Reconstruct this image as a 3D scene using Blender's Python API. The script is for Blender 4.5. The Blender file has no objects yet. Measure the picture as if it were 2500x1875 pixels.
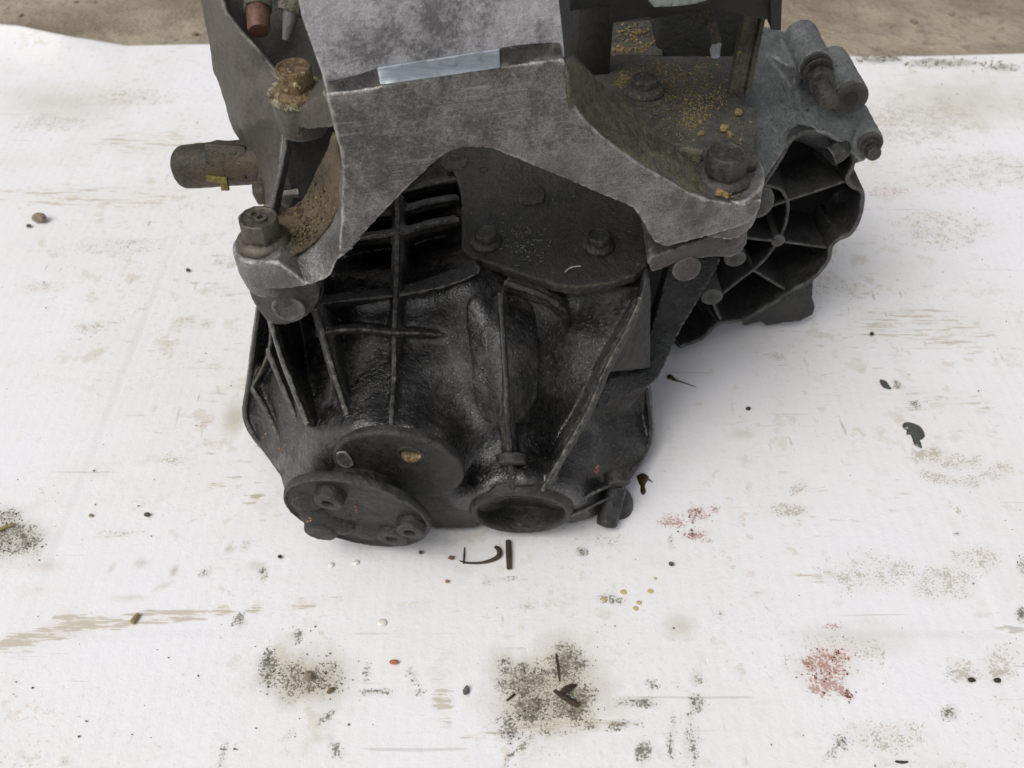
import bpy, bmesh, math, random
import numpy as np
from mathutils import Vector, Matrix, noise as mnoise
from mathutils.geometry import delaunay_2d_cdt

random.seed(7)
rng = np.random.default_rng(7)
S = bpy.context.scene
COL = S.collection
R = math.radians

# ------------------------------------------------------------------ camera
H, PITCH, F, CU, CV = 0.525, R(47.0), 2300.0, 1250.0, 937.5     # height in m, focal length in photo pixels
cam_d = bpy.data.cameras.new('camera')
cam_d.sensor_width = 36.0
cam_d.lens = F / 2500.0 * 36.0
cam_d.clip_start = 0.01
cam_d.clip_end = 200.0
cam_d.dof.use_dof = True
cam_d.dof.focus_distance = 0.56
cam_d.dof.aperture_fstop = 14.0
cam = bpy.data.objects.new('camera', cam_d)
COL.objects.link(cam)
cam.location = (0, 0, H)
cam.rotation_euler = (R(90) - PITCH, 0, 0)
S.camera = cam

# ------------------------------------------------------------------ sky and sun (bright overcast day)
SUN_EL, SUN_AZ = 56.0, -128.0           # azimuth from +Y (away from the camera) towards +X
w = bpy.data.worlds.new('World')
S.world = w
w.use_nodes = True
nt = w.node_tree
nt.nodes.clear()
wo = nt.nodes.new('ShaderNodeOutputWorld')
bg = nt.nodes.new('ShaderNodeBackground')
sky = nt.nodes.new('ShaderNodeTexSky')
sky.sky_type = 'NISHITA'
sky.sun_disc = False
sky.sun_elevation = R(SUN_EL)
sky.sun_rotation = R(SUN_AZ)
sky.air_density = 1.0
sky.dust_density = 6.0
sky.ozone_density = 1.0
hs = nt.nodes.new('ShaderNodeHueSaturation')
hs.inputs['Saturation'].default_value = 0.28
nt.links.new(sky.outputs[0], hs.inputs['Color'])
nt.links.new(hs.outputs[0], bg.inputs['Color'])
bg.inputs['Strength'].default_value = 0.097
nt.links.new(bg.outputs[0], wo.inputs['Surface'])

sd = bpy.data.lights.new('sun', 'SUN')
sd.energy = 0.9
sd.angle = R(40)
sd.color = (1.0, 0.965, 0.91)
so = bpy.data.objects.new('sun', sd)
COL.objects.link(so)
sdir = Vector((math.sin(R(SUN_AZ)) * math.cos(R(SUN_EL)), math.cos(R(SUN_AZ)) * math.cos(R(SUN_EL)), math.sin(R(SUN_EL))))
so.rotation_euler = sdir.to_track_quat('Z', 'Y').to_euler()
so.location = sdir * 5

S.view_settings.view_transform = 'Standard'
S.view_settings.look = 'None'
S.view_settings.gamma = 1.0
S.view_settings.exposure = 0.28
S.render.engine = 'CYCLES'

# ------------------------------------------------------------------ pixel helpers
def T(v):
    return math.tan(PITCH + math.atan((v - CV) / F))
def at_y(u, v, y):                     # point seen at photo pixel (u, v) that lies y metres in front of the camera
    z = H - y * T(v)
    d = y * math.cos(PITCH) + (H - z) * math.sin(PITCH)
    return Vector(((u - CU) / F * d, y, z))
def at_z(u, v, z):
    return at_y(u, v, (H - z) / T(v))
def yz(v, z):
    return (H - z) / T(v)
def on_plane(u, v, p0, n):             # point of the plane (p0, n) seen at a pixel
    o = Vector((0, 0, H))
    d = at_y(u, v, 1.0) - o
    return o + d * ((Vector(p0) - o).dot(n) / d.dot(n))
def mpp(p):                            # metres per photo pixel at a point
    return (p.y * math.cos(PITCH) + (H - p.z) * math.sin(PITCH)) / F
def to_px(p):
    d = p[1] * math.cos(PITCH) + (H - p[2]) * math.sin(PITCH)
    vv = p[1] * math.sin(PITCH) - (H - p[2]) * math.cos(PITCH)
    return CU + p[0] / d * F, CV - vv / d * F

class Field:                           # thin-plate spline y(u, v) through control points (u, v, y)
    def __init__(s, pts):
        p = np.array(pts, float)
        s.c = p[:, :2] / 1000.0
        n = len(p)
        d = np.linalg.norm(s.c[:, None] - s.c[None], axis=2)
        K = np.where(d > 0, d * d * np.log(d + 1e-12), 0) + np.eye(n) * 1e-5
        P = np.c_[np.ones(n), s.c]
        A = np.block([[K, P], [P.T, np.zeros((3, 3))]])
        s.w = np.linalg.solve(A, np.r_[p[:, 2], np.zeros(3)])
    def __call__(s, u, v):
        q = np.array([u, v]) / 1000.0
        d = np.linalg.norm(s.c - q, axis=1)
        k = np.where(d > 0, d * d * np.log(d + 1e-12), 0)
        return float(k @ s.w[:-3] + s.w[-3] + s.w[-2] * q[0] + s.w[-1] * q[1])

def plane_field(p0, slope):            # vertical plane y = p0.y + slope (x - p0.x), as a y(u, v) function
    def f(u, v):
        # x = (u-CU)/F * y*(cosP + T sinP)
        k = (u - CU) / F * (math.cos(PITCH) + T(v) * math.sin(PITCH))
        return (p0[1] - slope * p0[0]) / (1 - slope * k)
    return f

def densify(o, step, closed=True):
    r = []
    n = len(o)
    for i in range(n if closed else n - 1):
        a, b = np.array(o[i], float), np.array(o[(i + 1) % n], float)
        k = max(1, int(np.linalg.norm((b - a)[:2]) / step))
        for j in range(k):
            r.append(tuple(a + (b - a) * j / k))
    if not closed:
        r.append(tuple(map(float, o[-1])))
    return r
def catmull(o, n=4, closed=True):
    P = [np.array(p, float) for p in o]
    m = len(P)
    r = []
    for i in range(m if closed else m - 1):
        if closed:
            a, b, c, d = P[i - 1], P[i], P[(i + 1) % m], P[(i + 2) % m]
        else:
            a, b, c, d = P[max(i - 1, 0)], P[i], P[i + 1], P[min(i + 2, m - 1)]
        for j in range(n):
            t = j / n
            r.append(tuple(.5 * (2 * b + (c - a) * t + (2 * a - 5 * b + 4 * c - d) * t * t + (3 * b - a - 3 * c + d) * t ** 3)))
    if not closed:
        r.append(tuple(P[-1]))
    return r
def inside(p, o):
    x, y = p
    c = False
    n = len(o)
    j = n - 1
    for i in range(n):
        if (o[i][1] > y) != (o[j][1] > y) and x < (o[j][0] - o[i][0]) * (y - o[i][1]) / (o[j][1] - o[i][1] + 1e-12) + o[i][0]:
            c = not c
        j = i
    return c

# ------------------------------------------------------------------ mesh builder
class MB:
    def __init__(s):
        s.v, s.f = [], []
    def add(s, vs, fs):
        b = len(s.v)
        s.v += [Vector(p) for p in vs]
        s.f += [tuple(i + b for i in f) for f in fs]
        return s
    def tri_outline(s, outline, step):
        o = densify(outline, step)
        us = [p[0] for p in o]
        vs = [p[1] for p in o]
        pts = [Vector((p[0], p[1])) for p in o]
        n = len(pts)
        u = min(us) + step * .5
        row = 0
        while u < max(us):
            v = min(vs) + step * (.5 if row % 2 else .25)
            while v < max(vs):
                if inside((u, v), o):
                    pts.append(Vector((u, v)))
                v += step
            u += step * .87
            row += 1
        rv, re, rf = delaunay_2d_cdt(pts, [], [list(range(n))], 1, 1e-4)[:3]
        return rv, rf
    def relief(s, outline, yf, back=None, thick=None, off=None, step=14, zmin=None):
        """front surface over the outline at depth yf(u, v); closed to the plane y = back, or by an offset vector"""
        rv, rf = s.tri_outline(outline, step)
        front = []
        for p in rv:
            y = yf(p.x, p.y) if callable(yf) else yf
            if zmin is not None:
                y = min(y, (H - zmin) / T(p.y))
            front.append(at_y(p.x, p.y, y))
        if back is not None:
            bk = [Vector((q.x, max(back, q.y + .002), q.z)) for q in front]
        else:
            o = Vector(off) if off is not None else Vector((0, thick, 0))
            bk = [q + o for q in front]
        return s.close(front, bk, rf)
    def close(s, front, bk, rf):
        n = len(front)
        cnt = {}
        for f in rf:
            for i in range(len(f)):
                a, b = f[i], f[(i + 1) % len(f)]
                k = (min(a, b), max(a, b))
                cnt.setdefault(k, []).append((a, b))
        fs = [tuple(f) for f in rf] + [tuple(i + n for i in reversed(f)) for f in rf]
        for k, l in cnt.items():
            if len(l) == 1:
                a, b = l[0]
                fs.append((b, a, a + n, b + n))
        return s.add(front + bk, fs)
    def slab(s, outline, z, down, step=30):
        """horizontal slab whose top (height z or z(u,v)) has this photo outline"""
        rv, rf = s.tri_outline(outline, step)
        top = [at_z(p.x, p.y, z(p.x, p.y) if callable(z) else z) for p in rv]
        return s.close(top, [q - Vector((0, 0, down)) for q in top], rf)
    def lathe(s, c, axis, prof, n=32, squash=None):
        a = Vector(axis).normalized()
        up = Vector((0, 0, 1)) if abs(a.z) < .9 else Vector((0, 1, 0))
        x = a.cross(up).normalized()
        y = x.cross(a).normalized()
        c = Vector(c)
        vs, fs = [], []
        for r, t in prof:
            for i in range(n):
                th = 2 * math.pi * i / n
                k = squash if squash else 1.0
                vs.append(c + a * t + (x * math.cos(th) + y * math.sin(th) * k) * r)
        m = len(prof)
        for j in range(m - 1):
            for i in range(n):
                fs.append((j * n + i, j * n + (i + 1) % n, (j + 1) * n + (i + 1) % n, (j + 1) * n + i))
        vs += [c + a * prof[0][1], c + a * prof[-1][1]]
        for i in range(n):
            fs.append((m * n, (i + 1) % n, i))
            fs.append((m * n + 1, (m - 1) * n + i, (m - 1) * n + (i + 1) % n))
        return s.add(vs, fs)
    def sweep(s, pts, prof, up):
        """sweep a closed 2D profile (side, up) along world points"""
        pts = [Vector(p) for p in pts]
        n = len(prof)
        vs, fs = [], []
        for i, p in enumerate(pts):
            t = (pts[min(i + 1, len(pts) - 1)] - pts[max(i - 1, 0)]).normalized()
            u = Vector(up)
            u = (u - t * u.dot(t)).normalized()
            sd_ = t.cross(u)
            for a, b in prof:
                vs.append(p + sd_ * a + u * b)
        for i in range(len(pts) - 1):
            for k in range(n):
                fs.append((i * n + k, i * n + (k + 1) % n, (i + 1) * n + (k + 1) % n, (i + 1) * n + k))
        fs.append(tuple(reversed(range(n))))
        fs.append(tuple((len(pts) - 1) * n + k for k in range(n)))
        return s.add(vs, fs)
    def rib(s, px, width, depth, up=(0, -.75, .66), top=.75, smooth=3):
        """px: (u, v, y) crest points"""
        q = catmull(px, smooth, False) if smooth > 1 and len(px) > 2 else px
        a, b = width / 2, width / 2 * top
        pr = [(-a, -depth), (a, -depth), (a, -width * .6), (b, -width * .12), (b * .45, 0), (-b * .45, 0), (-b, -width * .12), (-a, -width * .6)]
        return s.sweep([at_y(*p) for p in q], pr, up)
    def tube(s, pts, rs, n=14):
        pts = [Vector(p) for p in pts]
        vs, fs = [], []
        for i, p in enumerate(pts):
            t = (pts[min(i + 1, len(pts) - 1)] - pts[max(i - 1, 0)]).normalized()
            ref = Vector((0, 0, 1)) if abs(t.z) < .9 else Vector((1, 0, 0))
            x = t.cross(ref).normalized()
            y = x.cross(t)
            r = rs[i] if isinstance(rs, (list, tuple)) else rs
            for k in range(n):
                th = 2 * math.pi * k / n
                vs.append(p + (x * math.cos(th) + y * math.sin(th)) * r)
        for i in range(len(pts) - 1):
            for k in range(n):
                fs.append((i * n + k, i * n + (k + 1) % n, (i + 1) * n + (k + 1) % n, (i + 1) * n + k))
        fs.append(tuple(reversed(range(n))))
        fs.append(tuple((len(pts) - 1) * n + k for k in range(n)))
        return s.add(vs, fs)
    def box(s, c, sx, sy, sz, rz=0.0, rx=0.0):
        M = Matrix.Translation(Vector(c)) @ Matrix.Rotation(rz, 4, 'Z') @ Matrix.Rotation(rx, 4, 'X')
        vs = [M @ Vector((a * sx / 2, b * sy / 2, d * sz / 2)) for a in (-1, 1) for b in (-1, 1) for d in (-1, 1)]
        return s.add(vs, [(0, 1, 3, 2), (4, 6, 7, 5), (0, 4, 5, 1), (2, 3, 7, 6), (0, 2, 6, 4), (1, 5, 7, 3)])
    def ball(s, c, rx, ry, rz, n=10, jit=0.0, rot=None):
        vs, fs = [], []
        c = Vector(c)
        m = max(3, n // 2)
        for j in range(1, m):
            for i in range(n):
                th, ph = 2 * math.pi * i / n, math.pi * j / m
                k = 1 + (random.random() - .5) * jit
                q = Vector((rx * math.sin(ph) * math.cos(th), ry * math.sin(ph) * math.sin(th), rz * math.cos(ph))) * k
                vs.append(c + (rot @ q if rot else q))
        t, b = Vector((0, 0, rz)), Vector((0, 0, -rz))
        vs += [c + (rot @ t if rot else t), c + (rot @ b if rot else b)]
        L = len(vs)
        for j in range(m - 2):
            for i in range(n):
                fs.append((j * n + i, (j + 1) * n + i, (j + 1) * n + (i + 1) % n, j * n + (i + 1) % n))
        for i in range(n):
            fs.append((L - 2, i, (i + 1) % n))
            fs.append((L - 1, (m - 2) * n + (i + 1) % n, (m - 2) * n + i))
        return s.add(vs, fs)
    def hexa(s, c, axis, r, h, rot=0.0, dish=True):
        a = Vector(axis).normalized()
        up = Vector((0, 1, 0)) if abs(a.z) > .5 else Vector((0, 0, 1))
        x = a.cross(up).normalized()
        y = x.cross(a)
        c = Vector(c)
        rings = [(6, 1.0, 0), (6, 1.0, h * .93), (12, .90, h)]
        vs, fs = [], []
        def ring(rad, t, n12=True):
            l = []
            for i in range(12):
                th = rot + math.pi * i / 6
                k = rad if i % 2 == 0 else rad * .905
                vs.append(c + a * t + (x * math.cos(th) + y * math.sin(th)) * k)
                l.append(len(vs) - 1)
            return l
        def circ(rad, t):
            l = []
            for i in range(12):
                th = rot + math.pi * i / 6
                vs.append(c + a * t + (x * math.cos(th) + y * math.sin(th)) * rad)
                l.append(len(vs) - 1)
            return l
        L = [ring(r, 0), ring(r, h * .86), circ(r * .9, h)]
        if dish:
            L += [circ(r * .80, h), circ(r * .74, h - r * .08)]
        for A, B in zip(L, L[1:]):
            for i in range(12):
                fs.append((A[i], A[(i + 1) % 12], B[(i + 1) % 12], B[i]))
        fs.append(tuple(reversed(L[0])))
        fs.append(tuple(L[-1]))
        return s.add(vs, fs)
    def build(s, name, mat, parent=None, remesh=None, smooth=4, bevel=None, disp=None, ang=35, label=None):
        me = bpy.data.meshes.new(name)
        me.from_pydata([tuple(p) for p in s.v], [], s.f)
        bm = bmesh.new()
        bm.from_mesh(me)
        bmesh.ops.recalc_face_normals(bm, faces=bm.faces)
        bm.to_mesh(me)
        bm.free()
        o = bpy.data.objects.new(name, me)
        COL.objects.link(o)
        if remesh or bevel:
            if bevel:
                md = o.modifiers.new('b', 'BEVEL')
                md.width = bevel
                md.segments = 2
                md.limit_method = 'ANGLE'
                md.angle_limit = R(32)
            if remesh:
                md = o.modifiers.new('r', 'REMESH')
                md.mode = 'VOXEL'
                md.voxel_size = remesh
                if smooth:
                    md = o.modifiers.new('s', 'SMOOTH')
                    md.factor = .5
                    md.iterations = smooth
                if disp:
                    tx = bpy.data.textures.new(name + '_unevenness', 'CLOUDS')
                    tx.noise_scale = disp[1]
                    tx.noise_depth = 3
                    md = o.modifiers.new('d', 'DISPLACE')
                    md.texture = tx
                    md.strength = disp[0]
                    md.mid_level = .5
            dg = bpy.context.evaluated_depsgraph_get()
            me2 = bpy.data.meshes.new_from_object(o.evaluated_get(dg))
            o.modifiers.clear()
            o.data = me2
            bpy.data.meshes.remove(me)
            me = me2
            me.name = name
        n = len(me.vertices)
        co = np.empty(n * 3, np.float32)
        me.vertices.foreach_get('co', co)
        co = co.reshape(-1, 3)
        c = (co.min(0) + co.max(0)) / 2
        if parent is None:
            c[2] = co[:, 2].min()
        co -= c
        me.vertices.foreach_set('co', co.ravel())
        me.polygons.foreach_set('use_smooth', np.ones(len(me.polygons), bool))
        if not remesh:
            me.set_sharp_from_angle(angle=R(ang))
        me.update()
        me.materials.clear()
        me.materials.append(M[mat])
        pw = WPOS[parent] if parent else Vector((0, 0, 0))
        WPOS[o] = Vector([float(k) for k in c])
        o.parent = parent
        o.location = WPOS[o] - pw
        if label:
            o['label'] = label
        return o
WPOS = {}
def empty(name, loc):
    o = bpy.data.objects.new(name, None)
    COL.objects.link(o)
    o.empty_display_size = .05
    o.location = loc
    WPOS[o] = Vector(loc)
    return o
def tag(o, label, cat, group=None, kind=None):
    o['label'] = label
    if cat:
        o['category'] = cat
    if group:
        o['group'] = group
    if kind:
        o['kind'] = kind
    return o

# ------------------------------------------------------------------ materials
M = {}
class NT:
    def __init__(s, name):
        s.m = bpy.data.materials.new(name)
        s.m.use_nodes = True
        s.t = s.m.node_tree
        s.b = s.t.nodes['Principled BSDF']
        s.tc = s.t.nodes.new('ShaderNodeTexCoord')
        M[name] = s.m
    def n(s, typ, **kw):
        k = s.t.nodes.new(typ)
        for a, v in kw.items():
            setattr(k, a, v)
        return k
    def l(s, a, b):
        s.t.links.new(a, b)
    def noise(s, scale, detail=6, rough=.6, stretch=None, lac=2.0):
        k = s.n('ShaderNodeTexNoise')
        k.inputs['Scale'].default_value = scale
        k.inputs['Detail'].default_value = detail
        k.inputs['Roughness'].default_value = rough
        k.inputs['Lacunarity'].default_value = lac
        s.coord(k, stretch)
        return k.outputs['Fac']
    def coord(s, k, stretch=None):
        if stretch:
            mp = s.n('ShaderNodeMapping')
            mp.inputs['Scale'].default_value = stretch[:3]
            if len(stretch) > 3:
                mp.inputs['Rotation'].default_value = stretch[3]
            s.l(s.tc.outputs['Object'], mp.inputs['Vector'])
            s.l(mp.outputs[0], k.inputs['Vector'])
        else:
            s.l(s.tc.outputs['Object'], k.inputs['Vector'])
    def voro(s, scale, feature='F1', stretch=None):
        k = s.n('ShaderNodeTexVoronoi', feature=feature)
        k.inputs['Scale'].default_value = scale
        s.coord(k, stretch)
        return k.outputs['Distance']
    def ramp(s, src, a, b, lo=0.0, hi=1.0):
        k = s.n('ShaderNodeMapRange', interpolation_type='SMOOTHSTEP')
        k.inputs['From Min'].default_value = a
        k.inputs['From Max'].default_value = b
        k.inputs['To Min'].default_value = lo
        k.inputs['To Max'].default_value = hi
        s.l(src, k.inputs['Value'])
        return k.outputs[0]
    def math(s, op, a, b=None):
        k = s.n('ShaderNodeMath', operation=op)
        for i, x in enumerate((a, b)):
            if x is None:
                continue
            if isinstance(x, (int, float)):
                k.inputs[i].default_value = x
            else:
                s.l(x, k.inputs[i])
        return k.outputs[0]
    def mix(s, fac, a, b):
        k = s.n('ShaderNodeMix', data_type='RGBA')
        for i, x in ((0, fac), (6, a), (7, b)):
            if isinstance(x, (int, float)):
                k.inputs[i].default_value = x
            elif isinstance(x, tuple):
                k.inputs[i].default_value = (*x, 1)
            else:
                s.l(x, k.inputs[i])
        return k.outputs[2]
    def color(s, c):
        if isinstance(c, tuple):
            s.b.inputs['Base Color'].default_value = (*c, 1)
        else:
            s.l(c, s.b.inputs['Base Color'])
    def rough(s, r):
        if isinstance(r, (int, float)):
            s.b.inputs['Roughness'].default_value = r
        else:
            s.l(r, s.b.inputs['Roughness'])
    def metal(s, r):
        if isinstance(r, (int, float)):
            s.b.inputs['Metallic'].default_value = r
        else:
            s.l(r, s.b.inputs['Metallic'])
    def bump(s, src, dist, strength=1.0):
        k = s.n('ShaderNodeBump')
        k.inputs['Strength'].default_value = strength
        k.inputs['Distance'].default_value = dist
        s.l(src, k.inputs['Height'])
        prev = s.b.inputs['Normal']
        if prev.is_linked:
            s.l(prev.links[0].from_socket, k.inputs['Normal'])
        s.l(k.outputs[0], prev)
    def attr(s, name):
        k = s.n('ShaderNodeAttribute', attribute_name=name)
        return k.outputs['Fac']

def cast(name, dark, light, rough=(.45, .7), metal=.2, speck=None, speck_amt=.5, scratch=0, bump=.0006, scale=22, smudge=None, edge=None, grain=1.0):
    m = NT(name)
    n1 = m.noise(scale, 8, .65)
    n2 = m.noise(scale * 9, 5, .7)
    n3 = m.noise(420, 4, .7)
    n4 = m.noise(1300, 2, .6)
    f = m.math('ADD', m.math('ADD', m.math('MULTIPLY', n1, .34), m.math('MULTIPLY', n4, .22)), m.math('ADD', m.math('MULTIPLY', n2, .24), m.math('MULTIPLY', n3, .20)))
    c = m.mix(m.ramp(f, .50 - .085 / grain, .50 + .085 / grain), dark, light)
    if scratch:
        sc = m.noise(60, 3, .6, (1, 1, 18, (0, .5, .2)))
        c = m.mix(m.ramp(sc, .58, .70, 0, scratch), c, tuple(min(1, x * 1.6) for x in light))
    if speck:
        sp = m.ramp(m.noise(300, 3, .6), .60, .70)
        reg = m.ramp(m.noise(14, 3, .6), .62 - speck_amt * .3, .72 - speck_amt * .2)
        c = m.mix(m.math('MULTIPLY', sp, reg), c, speck)
    if smudge:
        sm = m.ramp(m.math('ADD', m.math('MULTIPLY', m.noise(11, 5, .65), .75), m.math('MULTIPLY', n3, .25)), .49, .62)
        c = m.mix(m.math('MULTIPLY', sm, .8), c, smudge)
    if edge:
        ge = m.n('ShaderNodeNewGeometry')
        ew = m.ramp(m.math('ADD', ge.outputs['Pointiness'], m.math('MULTIPLY', m.math('SUBTRACT', n2, .5), .12)), .515, .56)
        c = m.mix(m.math('MULTIPLY', ew, .85), c, edge)
    m.color(c)
    m.rough(m.ramp(n2, .3, .7, rough[0], rough[1]))
    m.metal(metal)
    m.bump(n4, bump * .35)
    m.bump(n3, bump * 1.1)
    m.bump(n2, bump * 1.6)
    m.bump(n1, bump * 2.0)
    return m

cast('bracket_alloy', (.085, .081, .077), (.30, .288, .278), (.30, .5), .5, scratch=.4, bump=.0007, scale=9, smudge=(.055, .049, .045), edge=(.50, .48, .46), grain=1.0)
cast('block_alloy', (.28, .275, .285), (.56, .55, .57), (.32, .5), .45, scratch=.2, bump=.0004, scale=12, smudge=(.055, .054, .056), edge=(.7, .7, .71), grain=.8)
cast('mossy_alloy', (.035, .034, .022), (.15, .14, .10), (.6, .85), .1, speck=(.26, .22, .05), speck_amt=.9, bump=.0009)
cast('brown_alloy', (.035, .026, .015), (.14, .105, .062), (.6, .85), .1, speck=(.30, .22, .08), speck_amt=.8, bump=.0009)
cast('shell_alloy', (.060, .054, .047), (.145, .133, .118), (.42, .62), .25, speck=(.015, .015, .014), speck_amt=.4, bump=.0005, scale=10, smudge=(.036, .030, .024), edge=(.24, .225, .20), grain=.9)
cast('blue_grey_alloy', (.085, .091, .092), (.19, .201, .199), (.45, .7), .2, speck=(.008, .009, .009), speck_amt=.8, bump=.0007, edge=(.27, .285, .28), grain=1.0)
cast('black_cavity', (.006, .006, .006), (.018, .017, .016), (.6, .85), .0, bump=.0005)  # near black base, puts the shade of deep recesses into the colour
cast('rim_alloy', (.014, .014, .0135), (.042, .041, .039), (.45, .7), .1, bump=.0005, edge=(.13, .128, .122))
cast('grimy_case', (.007, .007, .0068), (.030, .0285, .026), (.30, .65), .05, speck=(.10, .09, .065), speck_amt=.3, bump=.0006, scale=16, edge=(.11, .105, .095))
cast('dusty_case', (.010, .0098, .0093), (.040, .038, .034), (.40, .7), .05, speck=(.12, .105, .075), speck_amt=.4, bump=.0007, scale=14, smudge=(.006, .006, .0057), edge=(.07, .067, .062))
cast('rib_edge', (.011, .0108, .010), (.040, .038, .034), (.40, .7), .05, speck=(.12, .11, .08), speck_amt=.3, bump=.0006, edge=(.20, .19, .165))
cast('worn_edge', (.055, .052, .048), (.15, .142, .13), (.45, .7), .2, bump=.0005, smudge=(.03, .028, .025), edge=(.24, .23, .21))
cast('mud_plate', (.022, .0212, .018), (.080, .0755, .063), (.6, .85), .0, speck=(.26, .20, .075), speck_amt=.9, bump=.0011)
cast('shift_plate', (.013, .0125, .011), (.050, .047, .040), (.5, .8), .0, speck=(.14, .115, .06), speck_amt=.5, bump=.0010, scale=24, smudge=(.026, .022, .015), edge=(.075, .068, .05))
cast('bolt_steel', (.055, .047, .034), (.125, .112, .09), (.4, .65), .45, bump=.00025)
cast('dark_bolt', (.022, .021, .018), (.075, .071, .062), (.45, .7), .3, bump=.0004)
cast('rusty_bolt', (.055, .030, .013), (.22, .15, .075), (.6, .9), .1, speck=(.5, .46, .28), speck_amt=.9, bump=.0010)
cast('lichen_crust', (.06, .042, .015), (.62, .56, .38), (.7, .9), .0, speck=(.7, .66, .5), speck_amt=1.0, bump=.0016, scale=60)
cast('tread_black', (.007, .0076, .008), (.038, .041, .043), (.28, .5), .0, bump=.0016, scale=30, edge=(.10, .105, .105))
cast('rusty_shaft', (.018, .016, .011), (.075, .063, .042), (.4, .7), .3, bump=.0004, scale=24, smudge=(.075, .050, .024))
cast('black_plastic', (.006, .006, .006), (.012, .012, .012), (.45, .6), .0, bump=.0001)
cast('olive_steel', (.030, .029, .022), (.052, .050, .040), (.4, .6), .15, bump=.0001)
cast('grey_cap', (.12, .135, .13), (.30, .33, .32), (.4, .6), .1, bump=.0002)
cast('red_plastic', (.055, .024, .017), (.15, .062, .042), (.45, .65), .0, bump=.0003)
cast('yellow_plastic', (.08, .065, .012), (.20, .17, .04), (.4, .6), .0, bump=.0003)
cast('amber_crumb', (.085, .058, .02), (.27, .195, .075), (.6, .9), .0, bump=.0004, scale=60)
cast('soil', (.045, .040, .029), (.17, .152, .118), (.8, .95), .0, bump=.0004, scale=80)
cast('red_soil', (.15, .055, .042), (.30, .14, .11), (.8, .95), .0, bump=.0004, scale=80)
cast('dry_straw', (.22, .17, .08), (.42, .34, .17), (.6, .8), .0, bump=.0003, scale=50)
cast('dark_twig', (.015, .011, .008), (.075, .045, .025), (.6, .8), .0, bump=.0005, scale=60)
cast('tan_stone', (.17, .13, .085), (.33, .27, .19), (.6, .8), .0, bump=.0004, scale=50)
cast('orange_chip', (.34, .10, .04), (.52, .22, .12), (.6, .8), .0, bump=.0004, scale=60)
cast('grey_fibre', (.07, .07, .06), (.2, .19, .16), (.7, .9), .0, bump=.0004)

m = NT('oily_case')                  # black oil film over cast metal, wet in places, dusty in others
n1 = m.noise(13, 6, .6)
n2 = m.noise(240, 4, .65)
n3 = m.noise(60, 5, .6)
n4 = m.noise(900, 2, .6)
wet = m.ramp(n1, .51, .43)             # 1 where wet
dust = m.ramp(m.math('ADD', m.math('MULTIPLY', n3, .5), m.math('ADD', m.math('MULTIPLY', n2, .3), m.math('MULTIPLY', n4, .2))), .42, .58)
dry = m.mix(dust, (.0075, .0072, .0066), (.042, .039, .033))
film = m.mix(dust, (.0035, .0035, .0037), (.014, .0135, .013))
c = m.mix(wet, dry, film)
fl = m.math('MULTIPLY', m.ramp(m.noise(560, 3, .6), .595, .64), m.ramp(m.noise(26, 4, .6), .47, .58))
c = m.mix(m.math('MULTIPLY', fl, .5), c, (.20, .195, .175))  # pale specks: lint dirt, plus wet sparkle painted into the colour
ge = m.n('ShaderNodeNewGeometry')
ew = m.ramp(m.math('ADD', ge.outputs['Pointiness'], m.math('MULTIPLY', m.math('SUBTRACT', n2, .5), .12)), .52, .57)
c = m.mix(m.math('MULTIPLY', ew, .7), c, (.14, .132, .115))
m.color(c)
m.rough(m.math('ADD', m.math('MULTIPLY', wet, -.30), m.ramp(n2, .3, .7, .50, .66)))
m.b.inputs['Specular IOR Level'].default_value = .7
m.l(m.math('MULTIPLY', wet, .5), m.b.inputs['Coat Weight'])
m.b.inputs['Coat Roughness'].default_value = .10
m.bump(n4, .0003)
m.bump(m.noise(420, 3, .65), .0007)
m.bump(n2, .0009)
m.l(m.b.inputs['Normal'].links[0].from_socket, m.b.inputs['Coat Normal'])

m = NT('polished_alloy')
n1 = m.noise(30, 4, .6, (1, 12, 12))
n2 = m.noise(160, 4, .7)
m.color(m.mix(m.ramp(n2, .55, .72, 0, .6), (.42, .47, .50), (.22, .24, .25)))
m.metal(.85)
m.rough(m.ramp(n1, .3, .7, .22, .4))
m.bump(n1, .0002)

m = NT('highlight_alloy')  # pale metal for the painted highlight line on the machined strip
m.color((.72, .75, .80))
m.metal(.9)
m.rough(.3)

m = NT('clear_plastic')
m.color((.7, .74, .76))
m.rough(.15)
m.b.inputs['Transmission Weight'].default_value = .6

m = NT('engine_oil')
m.color((.045, .024, .004))
m.rough(.05)
m.b.inputs['Coat Weight'].default_value = .6

m = NT('dark_fluid')
m.color((.07, .072, .065))
m.rough(.08)

m = NT('water_drop')
m.color((.70, .68, .63))
m.rough(.12)

m = NT('yellow_drop')
m.color((.50, .41, .20))
m.rough(.1)

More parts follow.
